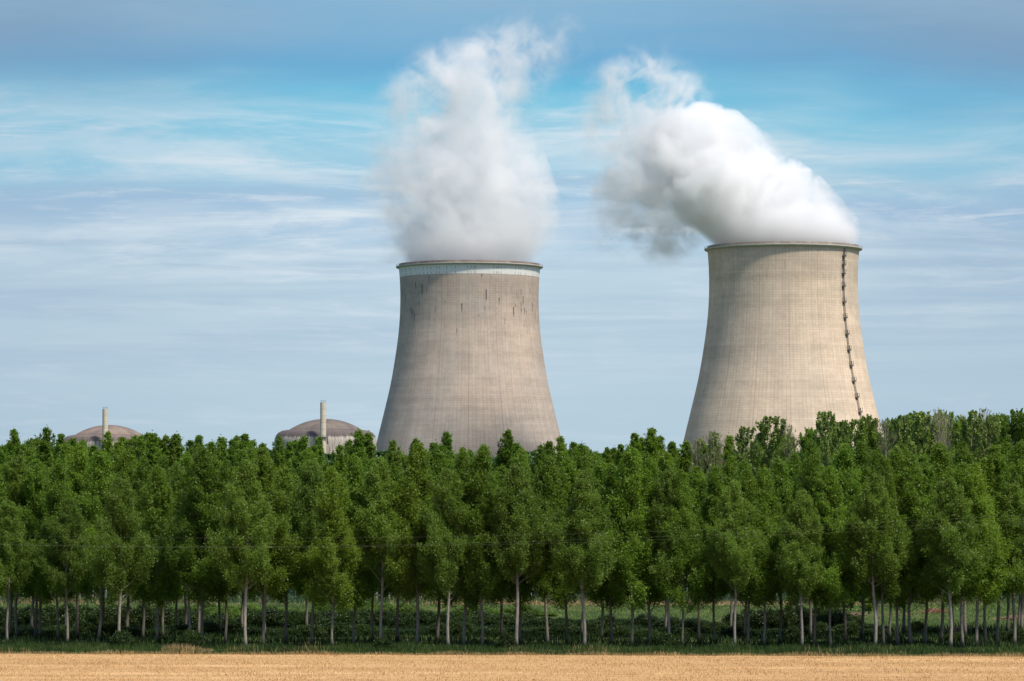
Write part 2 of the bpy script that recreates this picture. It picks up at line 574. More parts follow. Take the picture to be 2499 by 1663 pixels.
GD, GM, GL = (0.020, 0.042, 0.010, 1), (0.045, 0.085, 0.018, 1), (0.085, 0.13, 0.030, 1)
TEAL, STRAW, STRAWD = (0.055, 0.105, 0.060, 1), (0.42, 0.31, 0.14, 1), (0.24, 0.19, 0.09, 1)
M['verge'] = plant_mat('verge_grass_blades', [(0.30, GD), (0.5, GM), (0.66, GL), (0.74, STRAWD)], scale=0.15)
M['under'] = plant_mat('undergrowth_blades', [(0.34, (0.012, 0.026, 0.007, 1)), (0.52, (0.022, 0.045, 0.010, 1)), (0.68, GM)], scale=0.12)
M['clear'] = plant_mat('clearing_grass_blades', [(0.34, GL), (0.46, (0.12, 0.19, 0.04, 1)), (0.53, (0.15, 0.24, 0.055, 1)), (0.60, (0.19, 0.26, 0.07, 1)), (0.70, STRAWD)], scale=0.06, patch=(1, 0.4, 1))
M['reed'] = plant_mat('reed_blades', [(0.34, TEAL), (0.48, (0.075, 0.13, 0.055, 1)), (0.56, GL), (0.64, STRAWD), (0.72, STRAW)], scale=0.035, patch=(1, 0.3, 1))
M['straw'] = plant_mat('dry_grass_blades', [(0.3, STRAWD), (0.55, STRAW), (0.75, (0.50, 0.37, 0.17, 1))], scale=0.4)
M['stubble'] = plant_mat('stubble_stalks', [(0.3, (0.42, 0.255, 0.11, 1)), (0.5, (0.55, 0.34, 0.15, 1)), (0.75, (0.69, 0.45, 0.21, 1))], scale=0.2, patch=(0.1, 1, 1), trans=0.1)


def field_mat():
    m, T, out = mat_new('wheat_stubble')
    tc = T.node('ShaderNodeTexCoord').outputs['Object']
    a = T.noise(T.scale(tc, (0.015, 0.22, 1)), 1.0, 6.0, 0.6, dist=0.3)
    b = T.noise(T.scale(tc, (0.25, 1.2, 1)), 1.0, 6.0, 0.7)
    c_ = T.noise(T.scale(tc, (0.006, 0.09, 1)), 1.0, 3.0, 0.5)
    c = T.ramp(a, [(0.30, (0.47, 0.285, 0.125, 1)), (0.5, (0.57, 0.36, 0.165, 1)), (0.70, (0.70, 0.46, 0.225, 1))])
    k = T.smooth(b, 0.3, 0.72, 0.78, 1.14)
    c = T.mul(c, T.node('ShaderNodeCombineColor', {0: k, 1: k, 2: k}).outputs[0])
    # wheel tracks: narrow dark lines along the field
    y = T.node('ShaderNodeSeparateXYZ', {0: tc}).outputs[1]
    x = T.node('ShaderNodeSeparateXYZ', {0: tc}).outputs[0]
    yy = T.math('ADD', y, T.math('ADD', T.math('MULTIPLY', x, 0.06), T.math('MULTIPLY', c_, 5.0)))
    fr = T.math('ABSOLUTE', T.math('SUBTRACT', T.math('FRACT', T.math('DIVIDE', yy, 13.0)), 0.5))
    tr = T.math('MULTIPLY', T.smooth(fr, 0.44, 0.49), T.smooth(T.noise(T.scale(tc, (0.08, 0.3, 1)), 1.0, 4.0, 0.6), 0.4, 0.62, 0.0, 0.55))
    c = T.mix(tr, c, (0.27, 0.17, 0.085, 1))
    bump = T.node('ShaderNodeBump', {'Height': b, 'Strength': 0.5, 'Distance': 0.15})
    p = T.node('ShaderNodeBsdfPrincipled', {'Base Color': c, 'Roughness': 0.9, 'Normal': bump.outputs[0]})
    p.inputs['Specular IOR Level'].default_value = 0.1
    T.l.new(p.outputs[0], out.inputs[0])
    return m


def ground_mat():
    m, T, out = mat_new('rough_grass_ground')
    tc = T.node('ShaderNodeTexCoord').outputs['Object']
    n = T.noise(T.scale(tc, (0.05, 0.05, 1)), 1.0, 8.0, 0.65)
    n2 = T.noise(tc, 1.5, 4.0, 0.6)
    c = T.ramp(n, [(0.35, (0.028, 0.050, 0.014, 1)), (0.5, (0.055, 0.085, 0.022, 1)), (0.66, (0.095, 0.115, 0.04, 1))])
    k = T.smooth(n2, 0.3, 0.7, 0.7, 1.25)
    c = T.mul(c, T.node('ShaderNodeCombineColor', {0: k, 1: k, 2: k}).outputs[0])
    p = T.node('ShaderNodeBsdfPrincipled', {'Base Color': c, 'Roughness': 0.95})
    p.inputs['Specular IOR Level'].default_value = 0.1
    T.l.new(p.outputs[0], out.inputs[0])
    return m


# ------------------------------------------------------------------ ground
G = 30000.0
g = obj('ground', mesh_py('ground', [(-G, -3000, 0), (G, -3000, 0), (G, G, 0), (-G, G, 0)], [(0, 1, 2, 3)], ground_mat()))
tag(g, kind='structure')


def edge_y(x):   # far edge of the stubble field
    return 386.5 - 0.075 * x + 0.35 * math.sin(x * 0.31) + 0.25 * math.sin(x * 0.83 + 1)


ex = np.linspace(-500, 500, 501)
fv = [(x, -400, 0.004) for x in ex] + [(x, edge_y(x), 0.004) for x in ex]
ff = [(i, i + 1, 501 + i + 1, 501 + i) for i in range(500)]
f = obj('field', mesh_py('field', fv, ff, field_mat()))
tag(f, kind='structure')

# ------------------------------------------------------------------ cooling towers
PROF = [(0, 70.5), (10, 67.8), (20, 65.2), (30, 62.7), (41, 60.0), (52.4, 57.35), (63, 54.8), (72, 52.6), (80, 50.65), (89.5, 48.45),
        (96, 47.15), (102.6, 46.0), (112, 44.55), (122, 43.2), (132, 42.35), (142, 42.0), (152, 42.1), (162.8, 42.9)]
PZ = np.array([p[0] for p in PROF], float)
PR = np.array([p[1] for p in PROF], float)


def _spl(z):
    # monotone-ish smooth interpolation by local cubic
    i = int(np.clip(np.searchsorted(PZ, z) - 1, 1, len(PZ) - 3))
    xs, ys = PZ[i - 1:i + 3], PR[i - 1:i + 3]
    r = 0.0
    for a in range(4):
        t = ys[a]
        for b in range(4):
            if a != b:
                t *= (z - xs[b]) / (xs[a] - xs[b])
        r += t
    return float(r)


def tower(loc, label, shell_mat, band, ladder):
    t = thing('cooling_tower', label, 'cooling tower', loc)
    zs = list(np.linspace(0, 157.2 if band else 162.8, 90))
    prof = [(_spl(z) if z > 10 else float(np.interp(z, PZ, PR)), z) for z in zs]
    NSEG = 144
    inner = [(r - 0.6, z) for r, z in prof if z > 1][::-1]
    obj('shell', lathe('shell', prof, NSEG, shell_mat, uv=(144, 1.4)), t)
    if band:
        zb = list(np.linspace(157.2, 162.8, 6))
        obj('painted_band', lathe('painted_band', [(_spl(z) + 0.03, z) for z in zb], NSEG, M['band'], uv=(144, 1.4)), t)
    # inner face at the mouth
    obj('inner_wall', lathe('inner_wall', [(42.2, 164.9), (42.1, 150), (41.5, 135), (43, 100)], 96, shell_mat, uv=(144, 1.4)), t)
    # projecting walkway ring
    obj('rim_walkway', lathe('rim_walkway', [(42.2, 162.6), (43.2, 162.7), (44.5, 163.2), (44.7, 163.5), (44.7, 163.95), (42.2, 163.97)], NSEG, M['lip'], smooth=False, close=True), t)
    pm, T, out = mat_new('rim_parapet_panels')
    uv = T.node('ShaderNodeUVMap', uv_map='panel').outputs[0]
    u = T.node('ShaderNodeSeparateXYZ', {0: uv}).outputs[0]
    w = T.node('ShaderNodeTexWhiteNoise', {'W': T.math('FLOOR', u)}, noise_dimensions='1D').outputs[0]
    cc = T.mix(w, (0.16, 0.115, 0.085, 1) if band else (0.25, 0.20, 0.14, 1), (0.34, 0.26, 0.20, 1) if band else (0.40, 0.33, 0.25, 1))
    du = T.smooth(T.math('ABSOLUTE', T.math('SUBTRACT', T.math('FRACT', u), 0.5)), 0.42, 0.5, 1.0, 0.45)
    cc = T.mul(cc, T.node('ShaderNodeCombineColor', {0: du, 1: du, 2: du}).outputs[0])
    p = T.node('ShaderNodeBsdfPrincipled', {'Base Color': cc, 'Roughness': 0.9})
    T.l.new(p.outputs[0], out.inputs[0])
    obj('parapet', lathe('parapet', [(42.9, 163.97), (42.95, 165.3), (42.2, 165.3), (42.2, 163.97)], NSEG, pm, uv=(60, 1.4), smooth=False), t)
    # railing
    gr = Geo()
    N = 96
    ring = [(44.45 * math.cos(2 * math.pi * k / N), 44.45 * math.sin(2 * math.pi * k / N)) for k in range(N + 1)]
    for k in range(N):
        x, y = ring[k]
        gr.box((x, y, 164.5), (0.04, 0.04, 0.55))
    gr.tube([(x, y, 165.05) for x, y in ring], 0.045, 4, cap=False)
    gr.tube([(x, y, 164.5) for x, y in ring], 0.03, 4, cap=False)
    obj('railing', gr.mesh('railing', M['rail']), t)
    if ladder:
        a = math.radians(-90 + 47.9)
        ca, sa = math.cos(a), math.sin(a)
        out_, tan_ = Vector((ca, sa, 0)), Vector((-sa, ca, 0))
        lg = Geo()
        zz = list(np.linspace(2, 162.4, 70))
        for off in (-0.35, 0.35):
            lg.tube([out_ * (_spl(max(z, 11)) + (0.45 if z > 11 else 3.0)) + tan_ * off + Vector((0, 0, z)) for z in zz if z > 12], 0.09, 4)
        for z in np.arange(13, 162, 0.6):
            c = out_ * (_spl(z) + 0.45) + Vector((0, 0, z))
            lg.box(c, (0.03, 0.35, 0.04), (out_, tan_, Vector((0, 0, 1))))
        obj('ladder', lg.mesh('ladder', M['steel']), t)
        cg = Geo()   # safety cage of hoops and straps round the ladder
        for z in np.arange(14, 162, 1.2):
            r = _spl(z) + 0.45
            hp = []
            for q in range(7):
                b = math.pi * q / 6
                hp.append(out_ * (r + 0.75 * math.sin(b)) + tan_ * (0.42 * math.cos(b)) + Vector((0, 0, z)))
            cg.tube(hp, 0.05, 3, cap=False)
        for q in (2, 3, 4):
            b = math.pi * q / 6
            cg.tube([out_ * (_spl(z) + 0.45 + 0.75 * math.sin(b)) + tan_ * (0.42 * math.cos(b)) + Vector((0, 0, z)) for z in zz if z > 13], 0.045, 3, cap=False)
        obj('ladder_cage', cg.mesh('ladder_cage', M['steel']), t)
        Z3 = Vector((0, 0, 1))
        for v in (145, 205, 268, 355, 465, 575, 690, 800, 910, 1018, 1130, 1235, 1345, 1450):
            py = 570 + v / 2.851
            yd = loc[1] + sa * 44
            z = at_depth(0, py, yd)[2] - 1.0
            r = _spl(z)
            pg = Geo()
            ax = (out_, tan_, Z3)
            c = out_ * (r + 0.75) + Z3 * z
            pg.box(c, (0.75, 1.15, 0.12), ax)
            for so in (-1, 1):
                for ho in (0.05, 1.45):
                    pg.box(c + tan_ * (so * 1.12) + out_ * (ho - 0.75) + Z3 * 1.2, (0.06, 0.06, 1.2), ax)
                pg.tube([c + tan_ * (so * 0.9) + out_ * 0.65, c + tan_ * (so * 0.9) - out_ * 0.7 - Z3 * 1.3], 0.08, 4)
            for hz in (0.6, 1.2, 2.35):
                pg.box(c + out_ * 0.72 + Z3 * hz, (0.05, 1.15, 0.05), ax)
                for so in (-1, 1):
                    pg.box(c + tan_ * (so * 1.12) + Z3 * hz, (0.72, 0.05, 0.05), ax)
            # sheet panels of the rest platform
            pg.box(c - tan_ * 0.72 + out_ * 0.66 + Z3 * 1.8, (0.03, 0.42, 0.5), ax)
            pg.box(c - tan_ * 0.3 + out_ * 0.66 + Z3 * 0.35, (0.03, 0.85, 0.34), ax)
            obj('rest_platform', pg.mesh('rest_platform', M['steel']), t)
    return t


LT = (xpos(1145.6, 2260), 2260.0, 0.0)
RT = (xpos(1912.9, 2107), 2107.0, 0.0)
tower(LT, 'weathered, shade-toned cooling tower with a pale painted band below its rim and dark streaks', M['shell_l'], True, False)
tower(RT, 'sunlit cream cooling tower with a dark caged ladder running up its right side', M['shell_r'], False, True)

# ------------------------------------------------------------------ reactor buildings and their stacks
def reactor(px, Yd, label, mat, stack_px, stack_top_py, stack_label, platform):
    x = xpos(px, Yd)
    t = thing('reactor_building', label, 'reactor building', (x, Yd, 0))
    R = 26.0
    wall = [(R, 0), (R, 30), (R, 50.5), (25.8, 52.2), (25.1, 53.9), (23.9, 55.3), (22.2, 56.25), (20.3, 56.6), (18.6, 56.7)]
    obj('containment_wall', lathe('containment_wall', wall, 96, mat), t)
    cap = []
    a, h = 18.6, 5.6
    Rs = (a * a + h * h) / (2 * h)
    for k in range(15):
        r = a * (1 - k / 14)
        cap.append((max(r, 0.01), 56.72 + math.sqrt(Rs * Rs - r * r) - (Rs - h)))
    obj('dome', lathe('dome', cap, 96, mat), t)
    if platform:
        hg = Geo()
        b = math.radians(-90 - 9)
        o_, t_, z_ = Vector((math.cos(b), math.sin(b), 0)), Vector((-math.sin(b), math.cos(b), 0)), Vector((0, 0, 1))
        for dx, dz, w_, h_ in ((-1.2, 0, 0.12, 1.9), (1.2, 0, 0.12, 1.9), (0, 1.9, 1.32, 0.14)):
            hg.box(o_ * 26.05 + t_ * dx + z_ * (46.0 + dz), (0.25, w_, h_), (o_, t_, z_))
        obj('wall_hatch', hg.mesh('wall_hatch', M['steel']), t)
    # stack in front
    ys = Yd - 30
    sx = xpos(stack_px, ys)
    ztop = at_depth(stack_px, stack_top_py, ys)[2]
    s = thing('ventilation_stack', stack_label, 'chimney', (sx, ys, 0))
    prof = []
    z = 0.0
    r = 1.5
    sm = simple_mat('cream_stack_concrete', (0.60, 0.52, 0.40), 0.85, 0.10, 0.5)
    joints = np.arange(ztop - 3.4, 4, -3.4)[::-1]
    prof.append((r, 0))
    for j in joints:
        prof += [(r, j - 0.16), (r - 0.10, j - 0.12), (r - 0.10, j + 0.12), (r, j + 0.16)]
    prof += [(r, ztop), (r - 0.25, ztop), (r - 0.25, ztop - 3)]
    obj('shaft', lathe('shaft', prof, 32, sm, smooth=False), s)
    tg = Geo()
    for k in range(8):
        b = 2 * math.pi * k / 8
        tg.box((1.1 * math.cos(b), 1.1 * math.sin(b), ztop + 0.45), (0.04, 0.04, 0.45))
    tg.tube([(1.1 * math.cos(2 * math.pi * k / 16), 1.1 * math.sin(2 * math.pi * k / 16), ztop + 0.9) for k in range(17)], 0.06, 4, cap=False)
    for bx in (-1.35, 0.15, 1.35):
        tg.box((bx, 0, ztop + 0.7), (0.04, 0.04, 0.7))
    obj('lightning_rods', tg.mesh('lightning_rods', M['rail']), s)
    if platform:
        zp = at_depth(stack_px, 1067.6, ys)[2]
        pg = Geo()
        pg.box((0, 0, zp), (2.2, 2.0, 0.16))
        for sx_ in (-1, 1):
            pg.box((sx_ * 2.1, 0.4, zp - 1.6), (0.28, 0.6, 1.5))
            pg.box((sx_ * 2.3, 0.4, zp - 2.9), (0.35, 0.5, 0.45))
            pg.box((sx_ * 2.1, -1.9, zp + 0.5), (0.05, 0.05, 0.5))
        pg.box((0, -1.95, zp + 0.95), (2.2, 0.05, 0.05))
        obj('service_platform', pg.mesh('service_platform', M['steel']), s)
    return t


reactor(266, 2022, 'farther reactor building with a reddish brown shallow dome at the left', M['dome_a'], 256.7, 998.7,
        'cream stack in front of the reddish dome at the far left', False)
reactor(794.5, 1893, 'nearer reactor building with a dark grey brown dome left of the streaked tower', M['dome_b'], 788.6, 982.6,
        'cream banded stack with a dark platform before the dark dome', True)


# ------------------------------------------------------------------ steam plumes
def plume_mat(name, core, wisp, dens, ZR, seed, wdens, cend):
    """core / wisp: lists of (z, xmin, xmax) in metres from the rim centre"""
    m, T, out = mat_new(name)
    m.cycles.volume_step_rate = 1.0
    tc = T.node('ShaderNodeTexCoord').outputs['Object']
    so = T.node('ShaderNodeSeparateXYZ', {0: tc})
    z0 = so.outputs[2]
    sv = T.node('ShaderNodeVectorMath', {0: tc, 1: (seed * 91.0, seed * 17.0, seed * 53.0)}, operation='ADD').outputs[0]
    wn = T.noise(sv, 0.022, 3.0, 0.5, out=1)
    wv = T.node('ShaderNodeVectorMath', {0: wn, 1: (0.5, 0.5, 0.5)}, operation='SUBTRACT').outputs[0]
    amp = T.smooth(z0, 0.0, 45.0, 3.0, 34.0)
    wv = T.node('ShaderNodeVectorMath', {0: wv, 3: amp}, operation='SCALE').outputs[0]
    p = T.node('ShaderNodeVectorMath', {0: tc, 1: wv}, operation='ADD').outputs[0]
    s1 = T.node('ShaderNodeSeparateXYZ', {0: p})
    x, y, z = s1.outputs
    zf = T.math('DIVIDE', T.math('ADD', z, 20.0), ZR + 20.0, clamp=True)
    W, C = 130.0, 300.0

    def tube(rows, ymin):
        c = T.curve(zf, [((r[0] + 20) / (ZR + 20), ((r[1] + r[2]) / 2) / C + 0.5) for r in rows])
        w = T.curve(zf, [((r[0] + 20) / (ZR + 20), ((r[2] - r[1]) / 2) / W) for r in rows])
        c = T.math('MULTIPLY', T.math('SUBTRACT', c, 0.5), C)
        w = T.math('MAXIMUM', T.math('MULTIPLY', w, W), 0.5)
        a = T.math('DIVIDE', T.math('SUBTRACT', x, c), w)
        b = T.math('DIVIDE', y, T.math('MAXIMUM', T.math('MULTIPLY', w, 0.9), ymin))
        d = T.math('SQRT', T.math('ADD', T.math('MULTIPLY', a, a), T.math('MULTIPLY', b, b)))
        return T.math('SUBTRACT', 1.0, d)
    n1 = T.noise(sv, 0.026, 9.0, 0.66, dist=0.6)
    near = T.smooth(z0, 0.0, 22.0)      # close to the mouth the steam fills the rim evenly
    dc = tube(core, 4.0)
    dc = T.math('ADD', T.math('MULTIPLY', dc, T.smooth(z0, 0, 30, 5.0, 1.6)), T.math('MULTIPLY', T.math('SUBTRACT', n1, 0.49), T.math('MULTIPLY', near, 4.6)))
    topf = T.smooth(z0, ZR - 40, ZR - 8, 1.0, 0.0)
    n3 = T.noise(p, 0.085, 7.0, 0.62, dist=0.8)
    dc = T.math('ADD', dc, T.math('MULTIPLY', T.math('SUBTRACT', n3, 0.5), T.math('MULTIPLY', near, 2.4)))
    core_d = T.math('MULTIPLY', T.math('MULTIPLY', T.smooth(dc, 0.0, 0.9), dens), T.smooth(z, cend - 6, cend, 1.0, 0.0))
    n2 = T.noise(sv, 0.055, 9.0, 0.68, dist=0.7)
    dw = tube(wisp, 25.0)
    dw = T.math('MULTIPLY', T.math('MULTIPLY', T.smooth(dw, 0.0, 0.6), topf), T.smooth(n2, 0.46, 0.68))
    lowf = T.smooth(T.math('ADD', z0, T.math('MULTIPLY', T.math('SUBTRACT', n1, 0.5), 16.0)), -14.0, 2.0)
    wis = T.math('MULTIPLY', T.math('MULTIPLY', dw, lowf), wdens)
    d = T.math('ADD', core_d, wis)
    v = T.node('ShaderNodeVolumeScatter', {'Color': (0.995, 0.995, 0.998, 1), 'Density': d, 'Anisotropy': -0.15})
    T.l.new(v.outputs[0], out.inputs['Volume'])
    return m


def plume(loc, label, core, wisp, dens, ZR, seed, wdens, zlow, wid=0.3):
    def widen(r):
        k = 1.0 + wid * min(1.0, max(0.0, r[0] - 2) / 25.0)
        c, w = (r[1] + r[2]) / 2, (r[2] - r[1]) / 2
        return (r[0], c - w * k, c + w + (w * (k - 1)) * (0.3 if wid > 0.2 else 0.6))
    core = [widen(r) for r in core]
    """closed hull that encloses the steam; its material carries the density"""
    def ext(rows, z):
        zz = [r[0] for r in rows]
        return np.interp(z, zz, [r[1] for r in rows], left=np.nan, right=np.nan), np.interp(z, zz, [r[2] for r in rows], left=np.nan, right=np.nan)
    zs = []
    if zlow < 0:
        zs += [(zlow, 'w'), (zlow * 0.5, 'w'), (-0.01, 'w')]
    zs += [(z, 'b') for z in [0.0, 4, 9] + list(np.arange(15, ZR + 1, 8))]
    n = 40
    verts, faces = [], []
    for z, md in zs:
        lo, hi = ext(wisp, z)
        l2, h2 = ext(core, z)
        if md == 'w':
            lo, hi = lo, min(hi, -47.0)
            d = (hi - lo) / 2
        else:
            lo = np.nanmin([lo, l2]) - 4
            hi = np.nanmax([hi, h2]) + 4
            if z < 5:
                hi = max(hi, 43.5)
            d = max((hi - lo) / 2 * 0.85, 30)
            d = min(d, 58)
            if z > ZR - 12:
                d = min(d, 22)
        c, w = (lo + hi) / 2, (hi - lo) / 2
        for k in range(n):
            a = 2 * math.pi * k / n
            verts.append((c + w * math.cos(a), d * math.sin(a), z))
    for i in range(len(zs) - 1):
        for k in range(n):
            k2 = (k + 1) % n
            faces.append((i * n + k, i * n + k2, (i + 1) * n + k2, (i + 1) * n + k))
    faces.append(tuple(range(n))[::-1])
    faces.append(tuple((len(zs) - 1) * n + k for k in range(n)))
    m = plume_mat('steam', core, wisp, dens, ZR, seed, wdens, [r for r in core if r[2] - r[1] > 2][-1][0])
    o = obj('steam_plume', mesh_py('steam_plume', verts, faces, m), None, (loc[0], loc[1], 165.35))
    tag(o, label, 'steam plume')
    return o


CORE_L = [(-20, -41.5, 41.5), (0, -41.5, 41.5), (6, -44, 43), (15, -50, 46), (36, -52, 50), (57, -48, 44), (78, -38, 34), (90, -28, 28), (99, -26, 24),
          (109, -32, 28), (119, -22, 26), (129, -8, 22), (137, -4, 14), (142, 4, 8), (170, 5, 6)]
WISP_L = [(-20, -62, -30), (0, -64, 40), (20, -66, 48), (50, -66, 46), (80, -66, 40), (105, -66, 62), (125, -52, 74), (140, -20, 72), (155, 15, 62), (165, 26, 46), (170, 34, 40)]
CORE_R = [(-20, -42, 42), (0, -42, 42), (5, -45, 44), (13, -52, 39), (24.5, -64, 28), (36, -74, 18), (48, -81, 2), (59, -82, -9), (70, -66, -22),
          (77, -52, -34), (82, -45, -42), (130, -44, -43)]
WISP_R = [(-20, -92, -52), (-8, -106, -48), (0, -112, -40), (20, -114, -30), (48, -118, -10), (75, -122, -30), (95, -118, -40), (110, -104, -52), (122, -84, -60), (130, -76, -66)]
plume(LT, 'tall greyish steam column rising from the streaked tower with the pale band', CORE_L, WISP_L, 0.045, 170.0, 1.0, 0.065, 0, 0.1)
plume(RT, 'bright white steam plume blown to the left off the cream tower', CORE_R, WISP_R, 0.12, 130.0, 3.0, 0.11, -16)


# ------------------------------------------------------------------ vegetation meshes
def leaves_np(centers, size, tint, rg, flat=0.0, bias=0.1):
    """one rhombic leaf spray per centre"""
    n = len(centers)
    nrm = rg.normal(size=(n, 3))
    nrm[:, 2] = np.abs(nrm[:, 2]) * (1 + flat) + bias
    nrm /= np.linalg.norm(nrm, axis=1)[:, None]
    t = rg.normal(size=(n, 3))
    u = np.cross(nrm, t)
    u /= np.linalg.norm(u, axis=1)[:, None]
    v = np.cross(nrm, u)
    s = size * rg.uniform(0.6, 1.35, n)
    u *= (s * 0.5)[:, None]
    v *= (s * 0.78)[:, None]
    V = np.empty((n, 4, 3))
    V[:, 0] = centers - v
    V[:, 1] = centers + u
    V[:, 2] = centers + v
    V[:, 3] = centers - u
    return V.reshape(-1, 3), np.arange(n * 4)


def build_tree(name, seed, H, cb, R, nl, leafmat, barkmat, size=0.24, prof='poplar', up=0.9, nb=46, sparse=1.0, twigs=False, r0=0.17, bend=0.35, sig=0.30):
    rg = np.random.default_rng(seed)
    # trunk line
    K = 16
    ph = rg.uniform(0, 6.28, 4)
    def tr(t):
        z = t * H
        k = bend * (1 - t * 0.4)
        return Vector((k * math.sin(2.2 * t * 3 + ph[0]) * min(1, t * 6) + 0.35 * k * math.sin(9 * t + ph[1]) * min(1, t * 6),
                       k * math.sin(2.0 * t * 3 + ph[2]) * min(1, t * 6), z))
    ts = np.linspace(0, 0.985, K)
    G_ = Geo()
    rad = [r0 * (1 - t) ** 0.75 + 0.02 + (0.07 if i == 0 else 0.0) for i, t in enumerate(ts)]
    G_.tube([tr(t) for t in ts], rad, 8)
    cen, tin = [], []
    wts, sgs = [], []
    for i in range(nb):
        q = (i + rg.uniform(0, 0.9)) / nb
        t = cb + (0.985 - cb) * q ** 1.05 - (rg.uniform(0, 0.045) if i < 9 else 0.0)
        el = up * (0.62 + 0.26 * q) + rg.uniform(-0.16, 0.16)
        te = math.tan(max(0.25, el))
        if prof in ('poplar', 'spire'):
            z_ = t * H
            xq = (H - z_) / (H * (1 - cb) + R * te)
            L = 1.05 * R * xq ** (0.95 if prof == 'poplar' else 0.82) * min(1.0, 0.75 + q * 2.0) + 0.10
            L = min(L, (H - z_) * 1.0 / te + 0.15)
        else:  # round
            L = R * (math.sin(math.pi * (0.10 + 0.84 * q)) ** 0.6)
            L = min(L, (H * 1.0 - t * H) * 0.95 / te + 0.25)
        L *= rg.uniform(0.6, 1.2)
        az = i * 2.39996 + rg.uniform(-0.5, 0.5)
        p0 = tr(t)
        dr = Vector((math.cos(az) * math.cos(el), math.sin(az) * math.cos(el), math.sin(el)))
        pts = [p0]
        p = p0.copy()
        ns = 5
        for s in range(ns):
            dd = dr + Vector((0, 0, 0.10 * s)) + Vector(rg.normal(0, 0.10, 3))
            dd.normalize()
            p = p + dd * (L / ns / max(0.35, math.cos(el) + 0.12))
            pts.append(p.copy())
        rb = max(0.018, r0 * 0.30 * (1 - t))
        G_.tube(pts, [rb * (1 - s / (ns + 1)) + 0.008 for s in range(ns + 1)], 4, cap=False)
        bright = rg.uniform(0, 1)
        w = L
        nc = int(7 + 24 * L / R)
        loc = 0.35 + 0.65 * min(1.0, L / R)
        for c in range(nc):
            s = rg.uniform(0.26, 1.0) ** 0.7
            fi = min(s * ns, ns - 1e-3)
            a, b = pts[int(fi)], pts[min(int(fi) + 1, ns)]
            pc = a.lerp(b, fi - int(fi))
            ax_ = (b - a).normalized()
            sd_ = Vector(rg.normal(0, 1, 3))
            sv_ = ax_ * 0.45 + Vector((0, 0, 0.75)) + sd_ * 0.40
            sv_.normalize()
            ln_ = rg.uniform(0.5, 1.8) * (R / 3.9) * loc * 1.25
            ln_ = min(ln_, max(0.2, (H - pc.z) * 0.75 + 0.12))
            if twigs:
                G_.tube([pc, pc + sv_ * ln_], [0.022, 0.008], 3, cap=False)
            cen.append(tuple(pc) + tuple(sv_ * ln_))
            wts.append(rg.uniform(0.5, 1.5) * ln_)
            tin.append(np.clip(0.1 + 0.45 * bright + 0.4 * rg.uniform(), 0, 1))
            sgs.append(min(sig * (R / 3) * (0.55 + 0.45 * loc) * 0.62, 0.07 + 0.16 * max(0.0, H - pc.z)))
    if prof in ('poplar', 'spire'):            # side leaders make the top a many-tipped flame
        for e in range(6):
            a_ = rg.uniform(0, 6.28)
            rr_ = rg.uniform(0.5, 1.7) * R / 4.5
            t0 = rg.uniform(0.58, 0.80)
            A_ = tr(t0)
            zt = H * rg.uniform(0.86, 0.975) - 0.35 * rr_
            B_ = Vector((A_.x + math.cos(a_) * rr_ * 0.9, A_.y + math.sin(a_) * rr_ * 0.9, A_.z * 0.45 + zt * 0.55))
            C_ = Vector((A_.x + math.cos(a_) * rr_ * 1.15, A_.y + math.sin(a_) * rr_ * 1.15, zt))
            G_.tube([A_, B_, C_], [0.035, 0.02, 0.008], 4, cap=False)
            for c in range(22):
                q_ = rg.uniform(0.1, 1.0)
                P_ = A_.lerp(B_, q_ * 2) if q_ < 0.5 else B_.lerp(C_, q_ * 2 - 1)
                dv_ = Vector((rg.normal(0, 0.35), rg.normal(0, 0.35), 0.8)).normalized() * rg.uniform(0.35, 0.95) * (1.15 - 0.5 * q_)
                cen.append(tuple(P_) + tuple(dv_))
                wts.append(0.55 * (1.2 - 0.6 * q_))
                tin.append(rg.uniform(0.3, 1.0))
                sgs.append(0.17 * (1.2 - 0.7 * q_) * R / 4.5)
    for s in np.linspace(0.84, 0.97, 7):       # leader shoot
        cen.append(tuple(tr(s)) + (rg.normal(0, 0.12), rg.normal(0, 0.12), 0.045 * H))
        wts.append(0.25)
        tin.append(0.7)
        sgs.append(0.10 * R / 3)
    cen = np.array(cen)
    wts = np.array(wts)
    tin = np.array(tin)
    sgs = np.array(sgs)
    keep = rg.uniform(size=len(cen)) < sparse
    cen, wts, tin, sgs = cen[keep], wts[keep], tin[keep], sgs[keep]
    idx = rg.choice(len(cen), size=nl, p=wts / wts.sum())
    uu = rg.uniform(0, 1.08, nl)
    P = cen[idx, :3] + cen[idx, 3:] * uu[:, None] + rg.normal(0, 1, (nl, 3)) * (sgs[idx] * (1.1 - 0.5 * uu))[:, None]
    V, Fc = leaves_np(P, size, None, rg)
    tint = np.clip(tin[idx] + rg.normal(0, 0.18, nl), 0, 1)
    crown = mesh_np(name + '_crown', V, Fc, 4, leafmat, {'tint': tint})
    trunk = G_.mesh(name + '_trunk', barkmat, smooth=True)
    return trunk, crown


def plant(name, meshes, loc, H, baseH, rz, label, cat, group=None, sxy=1.0, trunk_mat=None):
    t = thing(name, label, cat, loc, rz, group)
    k = H / baseH
    t.scale = (k * sxy, k * sxy, k)
    a = obj('trunk', meshes[0], t)
    obj('crown', meshes[1], t)
    return t


